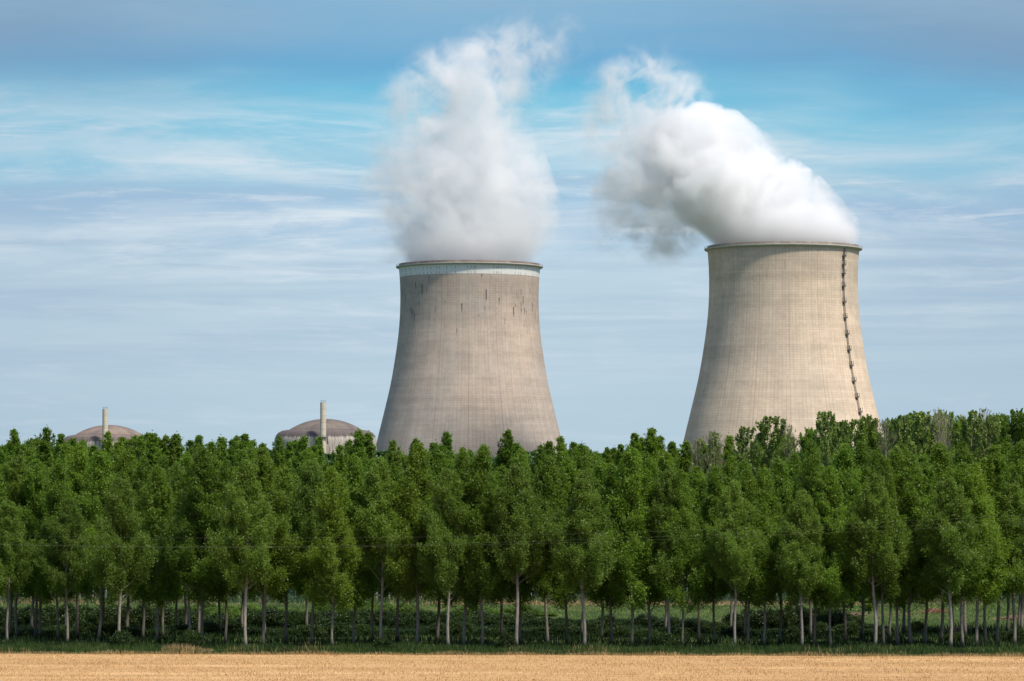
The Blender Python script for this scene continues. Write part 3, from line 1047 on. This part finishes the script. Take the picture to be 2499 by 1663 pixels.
FRONT = [build_tree('poplar', 100 + i, 18.0, (0.30, 0.33, 0.28, 0.35, 0.31)[i], 5.0, 84000, M['leaf_front'], M['bark_pale'], 0.112, 'poplar', up=1.0, nb=50, r0=0.165, bend=0.18, sparse=0.98, sig=0.33) for i in range(5)]
INNER = [build_tree('poplar', 200 + i, 22.0, (0.20, 0.24, 0.18, 0.225)[i], 5.0, 78000, M['leaf_back'], M['bark_dark'], 0.126, 'poplar', up=1.08, nb=56, r0=0.16, bend=0.2, sig=0.35) for i in range(4)]
SPIRE = [build_tree('spire', 300 + i, 28.0, 0.10, 4.0, 58000, M['leaf_back'], M['bark_dark'], 0.165, 'spire', up=1.1, nb=95, r0=0.2, bend=0.35, sig=0.28) for i in range(5)]
ROUND = [build_tree('round', 400 + i, 28.0, 0.08, 4.8, 50000, M['leaf_back'], M['bark_dark'], 0.22, 'round', up=0.85, nb=60, r0=0.26, bend=0.5, sig=0.34) for i in range(3)]
THIN = [build_tree('thin', 500 + i, 32.0, 0.25, 4.0, 8000, M['leaf_pale'], M['bark_grey'], 0.34, 'round', up=1.05, nb=54, sparse=0.55, twigs=True, r0=0.20, bend=0.5, sig=0.22) for i in range(3)]
BARE = [build_tree('bare', 600 + i, 31.0, 0.35, 3.0, 500, M['leaf_pale'], M['bark_grey'], 0.30, 'round', up=1.15, nb=60, sparse=0.3, twigs=True, r0=0.16, bend=0.4, sig=0.22) for i in range(2)]
FAR = [build_tree('far', 700 + i, 26.0, 0.05, 6.0, 12000, M['leaf_far'], M['bark_dark'], 0.55, 'round', up=0.7, nb=50, r0=0.3, bend=0.5, sig=0.26) for i in range(2)]

# --- front row along the field edge
front_px = [18, 164, 292, 462, 600, 763, 930, 1094, 1260, 1425, 1631, 1794, 1957, 2135, 2319, 2475]
front_base = [1573, 1574, 1586, 1574, 1588, 1578, 1581, 1585, 1586, 1587, 1581, 1583, 1584, 1584, 1585, 1580]
front_top = [1150, 1146, 1098, 1120, 1058, 1062, 1052, 1078, 1066, 1082, 1080, 1106, 1126, 1090, 1100, 1112]
where = ['cut by the left edge of the photo', 'with a narrow pointed crown near the left edge', 'with a broad crown below the reddish dome and first stack',
         'slim with an open pointed crown between the two domes', 'tall and full, right of the midpoint between the domes', 'broad crowned, under the dark dome and its stack',
         'tallest, under the left side of the streaked tower', 'under the middle of the streaked tower, with a thin crown', 'under the right half of the streaked tower, straight pale trunk',
         'under the right edge of the streaked tower', 'broad, under the left edge of the cream tower', 'slim, under the left half of the cream tower',
         'under the middle of the cream tower with a crooked trunk', 'full crowned, under the right edge of the cream tower', 'right of the cream tower, second from the right edge', 'cut by the right edge of the photo']
rr = random.Random(3)
for i, (px, by, ty) in enumerate(zip(front_px, front_base, front_top)):
    x, y, _ = ground(px, by)
    H = at_depth(px, ty * 1.0607, y)[2]
    if i >= 0:
        plant('poplar_tree', FRONT[i % 5], (x, y, 0), H, 18.2, rr.uniform(0, 6.28), 'front row poplar ' + where[i], 'tree',
              'poplars in the front row at the field edge', sxy=(0.85 if i in (0, 1, 3, 11) else 1.0) * 18 / H * rr.uniform(0.95, 1.12))

# --- inner rows, each trunk where the photo shows one
inner = [(65, 540), (110, 545), (205, 500), (228, 550), (262, 545), (368, 560), (420, 530), (492, 550), (630, 570), (650, 520), (765, 522), (810, 530), (910, 565), (1005, 580),
         (1042, 550), (1132, 510), (1185, 500), (1268, 550), (1298, 590), (1408, 525), (1438, 590), (1548, 525), (1680, 610), (1692, 540), (1823, 585), (1957, 505), (2122, 612), (2260, 600)]
inner = [(x / 2.618, 1350 + y / 2.618) for x, y in inner]
i2 = [(30, 640), (207, 640), (343, 680), (492, 655), (685, 685), (815, 690), (955, 645), (1080, 665), (1285, 675), (1422, 665), (1533, 610), (1668, 630), (1746, 672), (1886, 680),
      (2015, 675), (2128, 580), (2253, 682)]
inner += [(900 + x / 2.945, 1350 + y / 2.945) for x, y in i2]
i3 = [(20, 655), (130, 670), (243, 575), (350, 610), (367, 682), (482, 680), (595, 668), (713, 545), (818, 625), (850, 680), (967, 685), (1066, 655), (1188, 620), (1298, 570), (1346, 685),
      (1385, 630), (1448, 680), (1490, 585), (1545, 680), (1645, 668), (1757, 650), (1848, 600), (1915, 685), (1935, 610), (2015, 685), (2085, 675), (2163, 675), (2235, 590), (2318, 565), (2345, 600)]
inner += [(1700 + x / 2.949, 1350 + y / 2.949) for x, y in i3]
for px in (-250, -170, -90, -30, 2530, 2600, 2660, 2740, 2820, 2900, 2980, 3080):    # a few beyond each side of the frame
    for k in range(1):
        inner.append((px + rr.uniform(-20, 20), rr.choice((1580, 1565, 1548))))
ORD = ['first', 'second', 'third', 'fourth', 'fifth', 'sixth', 'seventh', 'eighth', 'ninth', 'tenth', 'eleventh', 'twelfth', 'thirteenth', 'fourteenth', 'fifteenth', 'last']


def zone(px, cnt):
    z_ = max(0, int(np.searchsorted(front_px, px)) - 1)
    cnt[z_] = cnt.get(z_, 0) + 1
    return cnt[z_] - 1, z_


inner.sort()
cnt_i = {}
for px, by in inner:
    x, y, _ = ground(px, by)
    H = rr.uniform(19.5, 22.5) + (y - 400) * 0.025
    lit = by > 1578
    ms = INNER[rr.randrange(4)]
    vis = 0 <= px <= 2499
    plant('poplar_tree', ms, (x, y, 0), H, 22.4, rr.uniform(0, 6.28),
          ('darker trunk poplar, %s to the right of the %s pale front poplar from the left' % (lambda q: (ORD[q[0]], ORD[q[1]]))(zone(px, cnt_i))) if 18 < px < 2499 else
          'poplar of the plantation rows standing beyond the side edge of the photo', 'tree', 'poplars in the inner plantation rows',
          sxy=rr.uniform(0.92, 1.12))

# --- wood beyond the clearing
def top_h(px, py, y):
    return at_depth(px, py, y)[2]

ZN = [(-9999, 'at the far left'), (180, 'below the reddish dome'), (380, 'between the two domes'), (670, 'below the dark dome'), (930, 'before the streaked tower'),
      (1370, 'in the gap between the towers'), (1660, 'before the cream tower'), (2130, 'right of the cream tower')]
cnt_w = {}


def wood_label(fmt, px, row=0):
    ph = [n for a, n in ZN if px >= a][-1]
    k_ = (fmt, ph, row)
    cnt_w[k_] = cnt_w.get(k_, 0) + 1
    return fmt % (ph, ORD[min(15, cnt_w[k_] - 1)], ORD[row])


for row, (yd, dx, ptop) in enumerate(((672, 74, 1135), (686, 70, 1112), (702, 78, 1098), (722, 74, 1098))):
    px = -160 + row * 31
    while px < 2680:
        y = yd + rr.uniform(-4, 4)
        x = xpos(px + rr.uniform(-16, 16), y)
        ty = ptop + rr.uniform(-26, 34)
        if px < 900 and row >= 2:
            ty -= 16
        if px > 1740:
            ty -= min(1, (px - 1740) / 400) * (66 if row >= 2 else 45)
        H = top_h(px, ty, y)
        if rr.random() < 0.7:
            plant('poplar_tree', SPIRE[rr.randrange(5)], (x, y, 0), H, 28.5, rr.uniform(0, 6.28),
                  wood_label('slender far poplar %s, %s from left, %s wood row', px, row), 'tree', 'slender poplars of the far wood', sxy=rr.uniform(1.0, 1.3))
        else:
            plant('broadleaf_tree', ROUND[rr.randrange(3)], (x, y, 0), H, 28.5, rr.uniform(0, 6.28),
                  wood_label('round crowned far tree %s, %s from left, %s wood row', px, row), 'tree', 'round crowned trees of the far wood', sxy=rr.uniform(0.75, 1.0))
        px += dx * rr.uniform(0.8, 1.25)

heroes = [(32, 1040, 'tall poplar tip breaking the skyline at the far left edge'), (110, 1036, 'tall poplar tip left of the reddish dome'), (178, 1062, 'poplar tip touching the left shoulder of the reddish dome'),
          (262, 1046, 'poplar tip just right of the first stack on the reddish dome'), (318, 1066, 'poplar tip over the right slope of the reddish dome'),
          (362, 1050, 'poplar tip at the right foot of the reddish dome'), (432, 1052, 'slim poplar tip a little right of the reddish dome'), (487, 1056, 'open poplar tip between the domes, left one'),
          (540, 1060, 'bushy poplar tip midway between the two domes'), (601, 1052, 'open crowned poplar tip left of the dark dome'), (682, 1058, 'poplar tip covering the left shoulder of the dark dome'),
          (745, 1058, 'poplar tip covering the wall left of the second stack'), (872, 1042, 'tall poplar tip between dark dome and streaked tower'), (900, 1050, 'poplar tip at the left foot of the streaked tower'),
          (1015, 1064, 'poplar tip before the left part of the streaked tower'), (1085, 1046, 'broad poplar tip before the streaked tower left of its middle'), (1178, 1078, 'low poplar tip before the middle of the streaked tower'),
          (1237, 1042, 'sharp poplar spire before the right half of the streaked tower'), (1372, 1058, 'poplar tip at the right foot of the streaked tower'), (1430, 1082, 'low poplar tip right of the streaked tower'),
          (1545, 1050, 'twin tipped poplar in the gap between towers, left one'), (1592, 1038, 'tallest poplar tip in the gap between towers'), (1640, 1072, 'low poplar tip nearing the cream tower'),
          (1745, 1048, 'green poplar tip at the left foot of the cream tower')]
for px, py, lab in heroes:
    y = rr.uniform(655, 668)
    plant('poplar_tree', SPIRE[rr.randrange(5)], (xpos(px, y), y, 0), top_h(px, py, y), 28.6, rr.uniform(0, 6.28), lab, 'tree', 'poplar tips on the skyline', sxy=rr.uniform(1.0, 1.35))
extra = [(150, 1052), (300, 1060), (328, 1056), (375, 1050), (196, 1074), (225, 1080), (340, 1058), (385, 1062), (408, 1056), (460, 1068), (515, 1072), (570, 1066), (640, 1076), (705, 1072), (832, 1080), (856, 1068), (960, 1068), (1055, 1074),
         (1130, 1086), (1320, 1080), (1345, 1070), (1395, 1072), (1480, 1086), (1512, 1078), (1568, 1062), (1612, 1058), (1672, 1070), (1712, 1066), (1780, 1056)]
for px, py in extra:
    y = rr.uniform(650, 668)
    plant('poplar_tree', SPIRE[rr.randrange(5)], (xpos(px, y), y, 0), top_h(px, py, y), 28.6, rr.uniform(0, 6.28),
          wood_label('shorter skyline poplar tip %s, %s from left%.0s', px), 'tree', 'shorter poplar tips on the skyline', sxy=rr.uniform(1.0, 1.35))
thin = [(1700, 1062, 1), (1742, 1046, 1), (1880, 1012, 0), (1815, 1040, 0), (2020, 1000, 0), (2085, 1022, 0), (1925, 1030, 1), (2200, 1010, 0), (2255, 1000, 0), (2310, 1006, 1), (2375, 1000, 0),
        (2420, 1012, 0), (2404, 990, 1), (2160, 1016, 1), (2290, 990, 1)]
tl = ['bare grey topped tree before the left side of the cream tower', 'thin bare tree between cream tower edge and leafy spire', 'pale open crowned tree before the middle of the cream tower',
      'thin leaved pale tree left of the open crowned one before the cream tower', 'tallest open crowned tree, dark against the cream tower', 'airy tree just left of the ladder foot on the cream tower',
      'bare branched tree before the middle of the cream tower', 'sparse tree beside the right foot of the cream tower', 'pale sparse tree in the sky gap right of the cream tower',
      'bare twiggy tree right of the cream tower', 'brownish sparse tree near the right edge', 'greyish sparse tree close to the right edge', 'bare tree top poking above near the right edge',
      'bare tree top poking up just right of the cream tower', 'thin bare twigs above the right hand treetops']
for (px, py, bare), lab in zip(thin, tl):
    y = rr.uniform(640, 656)
    ms = BARE[rr.randrange(2)] if bare else THIN[rr.randrange(3)]
    plant('sparse_tree', ms, (xpos(px, y), y, 0), top_h(px, py, y), 32.4 if not bare else 31.6, rr.uniform(0, 6.28), lab, 'tree', 'half bare trees at the right', sxy=rr.uniform(0.7, 0.95))
rights = [(1975, 1040), (2060, 1022), (2120, 1010), (2180, 1018), (2238, 1002), (2300, 998), (2350, 1012), (2440, 1004), (2478, 996), (2520, 1000), (2590, 1005), (1850, 1060), (1910, 1050)]
rights.sort()
for q_, (px, py) in enumerate(rights):
    y = rr.uniform(664, 684)
    plant('broadleaf_tree', ROUND[rr.randrange(3)], (xpos(px, y), y, 0), top_h(px, py, y), 28.6, rr.uniform(0, 6.28),
          'tall round crowned tree in the high right hand clump, %s from its left end' % ORD[q_], 'tree', 'tall round crowned trees at the right', sxy=rr.uniform(0.6, 0.8))
# distant tree line
px = -120
while px < 2640:
    y = rr.uniform(980, 1060)
    plant('broadleaf_tree', FAR[rr.randrange(2)], (xpos(px, y), y, 0), top_h(px, 1104 + rr.uniform(-10, 14), y), 26.5, rr.uniform(0, 6.28),
          wood_label('distant dull green tree %s, %s from left in far line%.0s', px), 'tree', 'distant tree line before the power station', sxy=rr.uniform(1.1, 1.5))
    px += rr.uniform(42, 70)


# ------------------------------------------------------------------ shrubs under and behind the plantation
def build_bush(seed, n=26000, size=0.125):
    rg = np.random.default_rng(seed)
    nc = 60
    a = rg.uniform(0, 6.28, nc)
    r = np.sqrt(rg.uniform(0, 1, nc))
    top = 1.0 - 0.55 * r ** 2
    h = rg.uniform(0.1, 1, nc) ** 0.6 * top
    cen = np.stack([r * np.cos(a) * 1.9, r * np.sin(a) * 1.9, h * 2.6], 1)
    idx = rg.integers(0, nc, n)
    P = cen[idx] + rg.normal(0, 0.26, (n, 3))
    P[:, 2] = np.abs(P[:, 2]) + 0.02
    V, Fc = leaves_np(P, size, None, rg)
    br = rg.uniform(0, 1, nc)
    tint = np.clip(0.1 + 0.5 * br[idx] + rg.normal(0, 0.15, n), 0, 1)
    cr = mesh_np('bush_foliage', V, Fc, 4, M['leaf_bush'], {'tint': tint})
    G_ = Geo()
    for k_ in range(9):
        c = cen[k_]
        G_.tube([(0.1 * math.cos(k_), 0.1 * math.sin(k_), 0), tuple(c * 0.6), tuple(c)], [0.04, 0.025, 0.01], 4)
    st = G_.mesh('bush_stems', M['bark_dark'])
    return st, cr


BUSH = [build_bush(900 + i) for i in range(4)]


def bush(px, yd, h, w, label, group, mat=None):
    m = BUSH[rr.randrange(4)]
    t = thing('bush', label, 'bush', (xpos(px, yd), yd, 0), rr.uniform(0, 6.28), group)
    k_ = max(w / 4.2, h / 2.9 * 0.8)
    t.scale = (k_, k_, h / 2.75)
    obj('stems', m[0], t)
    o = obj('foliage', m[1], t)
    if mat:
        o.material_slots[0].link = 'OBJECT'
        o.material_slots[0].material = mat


def gtop(px, py, y):
    return max(0.6, at_depth(px, py, y)[2])

# hedge: (px, top py)
hedge = [(-60, 1486), (-10, 1484), (35, 1485), (80, 1480), (125, 1484), (170, 1478), (215, 1478), (260, 1480), (305, 1482), (350, 1479), (395, 1481), (440, 1485), (485, 1494), (530, 1500), (575, 1510),
         (620, 1492), (665, 1488), (710, 1490), (755, 1494), (800, 1492), (845, 1494), (890, 1490), (935, 1490), (985, 1498), (1035, 1490), (1085, 1496), (1135, 1506), (1180, 1492), (1230, 1500), (1275, 1494),
         (1320, 1506), (1370, 1508), (1430, 1512), (1480, 1504), (1530, 1510), (1580, 1500), (1640, 1508), (1690, 1510)]
cnt_h = {}
for px, py in hedge:
    y = 482 + rr.uniform(-7, 7)
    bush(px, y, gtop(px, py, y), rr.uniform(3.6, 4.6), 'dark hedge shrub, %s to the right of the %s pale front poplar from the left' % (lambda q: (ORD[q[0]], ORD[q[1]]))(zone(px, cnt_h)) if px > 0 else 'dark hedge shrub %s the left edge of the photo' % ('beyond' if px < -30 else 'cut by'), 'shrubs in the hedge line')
cnt_b = {}
x_ = 10
while x_ < 2060:
    if x_ < 1330:
        y = 522 + rr.uniform(-12, 12)
        bush(x_, y, gtop(x_, 1480 + rr.uniform(-8, 8) + (6 if x_ > 1000 else 0), y), rr.uniform(3.6, 5.0), 'lighter green brush, %s past the %s pale front poplar from left, behind the hedge' % (lambda q: (ORD[q[0]], ORD[q[1]]))(zone(x_, cnt_b)), 'light brush behind the hedge', M['leaf_light'])
    x_ += rr.uniform(36, 58)
low = [(x_, 1527 + 9 * math.sin(x_ * 0.021)) for x_ in range(15, 2130, 62)]
cnt_l = {}
for px, py in low:
    y = 447 + rr.uniform(-6, 6)
    bush(px + rr.uniform(-12, 12), y, gtop(px, py, y), rr.uniform(3.0, 4.4), 'low weedy shrub, %s to the right of the %s pale front poplar from the left' % (lambda q: (ORD[q[0]], ORD[q[1]]))(zone(px, cnt_l)), 'low weedy shrubs before the hedge')
for j, (px, py) in enumerate([(1790, 1500), (1830, 1492), (1870, 1486), (1910, 1484), (1950, 1484), (1990, 1484), (2030, 1488), (2065, 1500), (2095, 1520)]):
    y = 470 + rr.uniform(-5, 5)
    bush(px, y, gtop(px, py, y), rr.uniform(3.6, 4.4), '%s shrub from the left in the big dark thicket below the cream tower' % ORD[j], 'shrubs of the big thicket')
for px, py, yd, lab in [(470, 1540, 395, 'light green sapling bush beside the trunks left of centre'), (2150, 1530, 452, 'low bush at the left end of the green clearing'),
                        (2235, 1516, 458, 'dark rounded bush standing before the green clearing'), (2270, 1530, 455, 'small bush right of the rounded dark one in the clearing'),
                        (1935, 1532, 430, 'light leafy shrub in front of the big thicket'), (1620, 1545, 405, 'leafy shrub at a trunk foot below the gap between towers'),
                        (2330, 1545, 430, 'twiggy low bush in front of the green clearing'), (2440, 1540, 428, 'low dark bush near the right edge'), (2480, 1530, 425, 'leafy bush at the right edge'),
                        (300, 1540, 398, 'weedy bush at a trunk foot below the reddish dome'), (1235, 1550, 402, 'low shrub between trunks under the streaked tower'),
                        (935, 1558, 396, 'low weeds bush under the left side of the streaked tower'), (1070, 1520, 455, 'silvery willow shrub in front of the hedge under the streaked tower')]:
    bush(px, yd, gtop(px, py, yd), rr.uniform(1.8, 2.8), lab, None)
# leafy trees standing in the clearing behind
for px, py, y, lab in ((2075, 1430, 560, 'small leafy tree at the edge of the green clearing'), (2120, 1450, 545, 'dark low tree left of the green clearing')):
    plant('broadleaf_tree', ROUND[1], (xpos(px, y), y, 0), gtop(px, py, y) + 1.5, 28.6, 1.0, lab, 'tree', sxy=2.2)


# ------------------------------------------------------------------ grasses
def blades(name, n, xr, yr, hr, wd, mat, label, seed, yfun=None, lean=0.25, clump=None, hfun=None, cat='grass', mask=None):
    rg = np.random.default_rng(seed)
    x = rg.uniform(xr[0], xr[1], n)
    y = rg.uniform(yr[0], yr[1], n)
    if yfun is not None:
        y = yfun(x, rg.uniform(0, 1, n))
    if mask is not None:
        kp = mask(x, y, rg)
        x, y = x[kp], y[kp]
        n = len(x)
    h = rg.uniform(hr[0], hr[1], n)
    # patchy height
    pn = 0.5 + 0.25 * np.sin(x * 0.9 + 1.3 * np.sin(y * 0.31)) + 0.25 * np.sin(x * 0.37 + y * 0.23 + 2)
    h *= 0.55 + 0.8 * pn
    if hfun is not None:
        h *= hfun(x, y)
    a = rg.uniform(0, 6.28, n)
    lx, ly = rg.normal(0, lean, n) * h, rg.normal(0, lean, n) * h
    w = wd * rg.uniform(0.6, 1.4, n)
    V = np.zeros((n, 4, 3))
    cx, sx = np.cos(a) * w / 2, np.sin(a) * w / 2
    V[:, 0] = np.stack([x - cx, y - sx, np.zeros(n)], 1)
    V[:, 1] = np.stack([x + cx, y + sx, np.zeros(n)], 1)
    V[:, 2] = np.stack([x + cx * 0.7 + lx * 0.5, y + sx * 0.7 + ly * 0.5, h * 0.6], 1)
    V[:, 3] = np.stack([x + lx, y + ly, h], 1)
    # quad folded: (0,1,2,3)
    me = mesh_np(name, V.reshape(-1, 3), np.arange(n * 4), 4, mat, {'tint': rg.uniform(0, 1, n)})
    o = obj(name, me)
    tag(o, label, cat, kind='stuff')
    return o


edge = np.vectorize(edge_y)
blades('verge_grass', 52000, (-75, 75), None or (0, 1), (0.35, 0.85), 0.07, M['verge'], 'dark green verge grass between the stubble field and the trunks', 21,
       yfun=lambda x, r: edge(x) + 0.1 + r * 16)
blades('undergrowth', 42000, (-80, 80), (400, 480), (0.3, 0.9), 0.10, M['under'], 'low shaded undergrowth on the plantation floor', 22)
blades('clearing_grass', 60000, (-95, 105), (486, 592), (0.10, 0.32), 0.13, M['clear'], 'sunlit green grass of the clearing behind the hedge', 23)
blades('reeds', 45000, (-105, 110), (606, 662), (0.5, 1.1), 0.11, M['reed'], 'tall teal green reeds and dry grass before the far wood', 24, lean=0.14)
blades('dry_grass', 2600, (-70, 70), (0, 1), (0.5, 1.15), 0.05, M['straw'], 'dry straw coloured grass tufts at the field edge', 25,
       yfun=lambda x, r: edge(x) + 0.2 + r * 3.5, lean=0.16,
       mask=lambda x, y, rg: (np.sin(x * 0.21 + 0.6) + 0.6 * np.sin(x * 0.83) + rg.normal(0, 0.35, len(x))) > 0.55)
blades('dry_grass', 900, (-36.6, -31.2), (0, 1), (0.5, 1.2), 0.05, M['straw'], 'tall straw coloured grass clump at the field edge left of centre', 26,
       yfun=lambda x, r: edge(x) + 0.2 + r * 3.0, lean=0.14)
blades('field_edge_straw', 16000, (-75, 75), (0, 1), (0.12, 0.45), 0.05, M['straw'], 'ragged straw fringe along the edge of the stubble field', 27,
       yfun=lambda x, r: edge(x) - 0.6 + r * 1.4, lean=0.3)
blades('stubble', 90000, (-62, 62), (318, 388), (0.06, 0.20), 0.05, M['stubble'], 'cut wheat stubble standing on the golden field', 28, lean=0.3,
       mask=lambda x, y, rg: y < edge(x) - 0.2)

# straw coloured bank in front of the fence
blades('dry_grass', 16000, (-100, 105), (592, 612), (0.35, 0.8), 0.12, M['straw'], 'bright dry grass bank in the clearing near the fence', 29, lean=0.2,
       mask=lambda x, y, rg: ((x > -14) & (x < 56) & (0.5 * np.sin(x * 0.25) + 0.5 * np.sin(x * 0.6 + y * 0.2) > -0.25)) | (rg.uniform(size=len(x)) < 0.05))

# ------------------------------------------------------------------ cut brushwood in the clearing
for (px, py, sz, lab, c) in ((2282, 1497, 2.0, 'reddish pile of cut twigs in the clearing', (0.22, 0.10, 0.06)), (2345, 1545, 2.2, 'pale brown pile of cut branches near the right', (0.25, 0.19, 0.13)),
                             (2470, 1515, 2.0, 'scattered brown brushwood near the right edge', (0.22, 0.14, 0.09)), (2090, 1505, 1.6, 'small heap of dead twigs beside the big thicket', (0.2, 0.15, 0.09))):
    x, y, _ = ground(px, py)
    gg = Geo()
    for k in range(6):
        b_ = k * 1.05
        gg.tube([(math.cos(b_) * sz * 1.2, math.sin(b_) * sz, 0.1), (0, 0, 0.35 * sz), (-math.cos(b_) * sz, -math.sin(b_) * sz, 0.12)], [0.05, 0.06, 0.03], 4)
    for k in range(84):
        a = rr.uniform(0, 6.28)
        c0 = Vector((rr.gauss(0, 0.5) * sz, rr.gauss(0, 0.4) * sz, abs(rr.gauss(0.15, 0.2)) * sz * 0.6 + 0.03))
        dv = Vector((math.cos(a), math.sin(a), rr.uniform(-0.15, 0.4))) * rr.uniform(0.4, 1.0)
        p1 = c0 + dv
        p0 = c0 - dv * 0.6
        p0.z = max(0.0, p0.z)
        gg.tube([p0, p1], [0.05, 0.02], 4)
    o = obj('brushwood_pile', gg.mesh('brushwood_pile', simple_mat('cut_twigs', c, 0.9, 0.3, 3.0)), None, (x, y, 0))
    tag(o, lab, 'brushwood')

# ------------------------------------------------------------------ perimeter fence beyond the clearing
FY = 628.0
posts = [x / 2.618 for x in (5, 155, 205, 517, 600, 683, 858, 957, 1040, 1185, 1275, 1405, 1535, 1640, 1745, 1890, 2050, 2190)]
posts += [900 + x / 2.945 for x in (60, 150, 297, 377, 460, 560, 640, 740, 828, 900, 970, 1050, 1170, 1253, 1318, 1383, 1490, 1552, 1620, 1680, 1735, 1805, 1865, 1925, 1982, 2045, 2110, 2175, 2228, 2285, 2340)]
posts += [1700 + x / 2.949 for x in (8, 60, 110, 170, 225, 300, 390, 472, 575, 672, 787, 860, 935, 1040, 1180, 1300, 1450, 1583, 1690, 1885, 1990, 2060, 2133, 2187, 2215, 2280, 2330)]
fn = thing('perimeter_fence', 'long wire fence with tall pale posts behind the reeds of the clearing', 'fence', (0, FY, 0))
pm = simple_mat('pale_fence_post', (0.42, 0.41, 0.37), 0.8, 0.15, 1.0)
pg = Geo()
pg.box((0, 0, 1.9), (0.065, 0.065, 1.9))
pg.tube([(0, 0, 3.78), (0.0, -0.22, 4.0), (0, -0.45, 4.25)], 0.05, 4)
post_me = pg.mesh('fence_post', pm)
for px in sorted(posts):
    p = obj('post', post_me, fn, (xpos(px, FY), 0, 0))
    p.rotation_euler = (0, rr.uniform(-0.02, 0.02), 0)
wg = Geo()
for z in list(np.arange(0.2, 3.7, 0.25)):
    wg.box((2, 0.11, z), (112, 0.012, 0.014))
for x in np.arange(-110, 114, 0.5):
    wg.box((x, 0.14, 1.9), (0.01, 0.01, 1.75))
obj('wire_mesh', wg.mesh('fence_wire', simple_mat('green_coated_wire', (0.06, 0.16, 0.12), 0.5, 0.1, 1.0)), fn)

# ------------------------------------------------------------------ overhead wires in front of the plantation
WY = 372.0
wires = [([(0, 1329.5), (900, 1335), (1250, 1328), (1700, 1314.5), (2499, 1278)], 'lowest overhead cable crossing in front of the poplars'),
         ([(0, 1307), (450, 1312), (900, 1315), (1250, 1306), (1700, 1294), (2499, 1257)], 'highest overhead cable crossing in front of the poplars'),
         ([(0, 1328), (900, 1333), (1250, 1321.6), (1700, 1308), (2499, 1268)], 'middle overhead cable crossing in front of the poplars')]
wm = simple_mat('grey_cable', (0.11, 0.13, 0.08), 0.9, 0.1, 1.0, 0.0)
for n_, (pts, lab) in enumerate(wires):
    xs = [xpos(p[0], WY) for p in pts]
    zs = [at_depth(p[0], p[1], WY)[2] for p in pts]
    co = np.polyfit(xs, zs, 3)
    gg = Geo()
    gg.tube([(x, 0, float(np.polyval(co, x))) for x in np.linspace(-110, 130, 81)], 0.0055, 5)
    o = obj('overhead_cable', gg.mesh('overhead_cable', wm), None, (0, WY + n_ * 1.2, 0))
    tag(o, lab, 'cable', 'overhead cables')
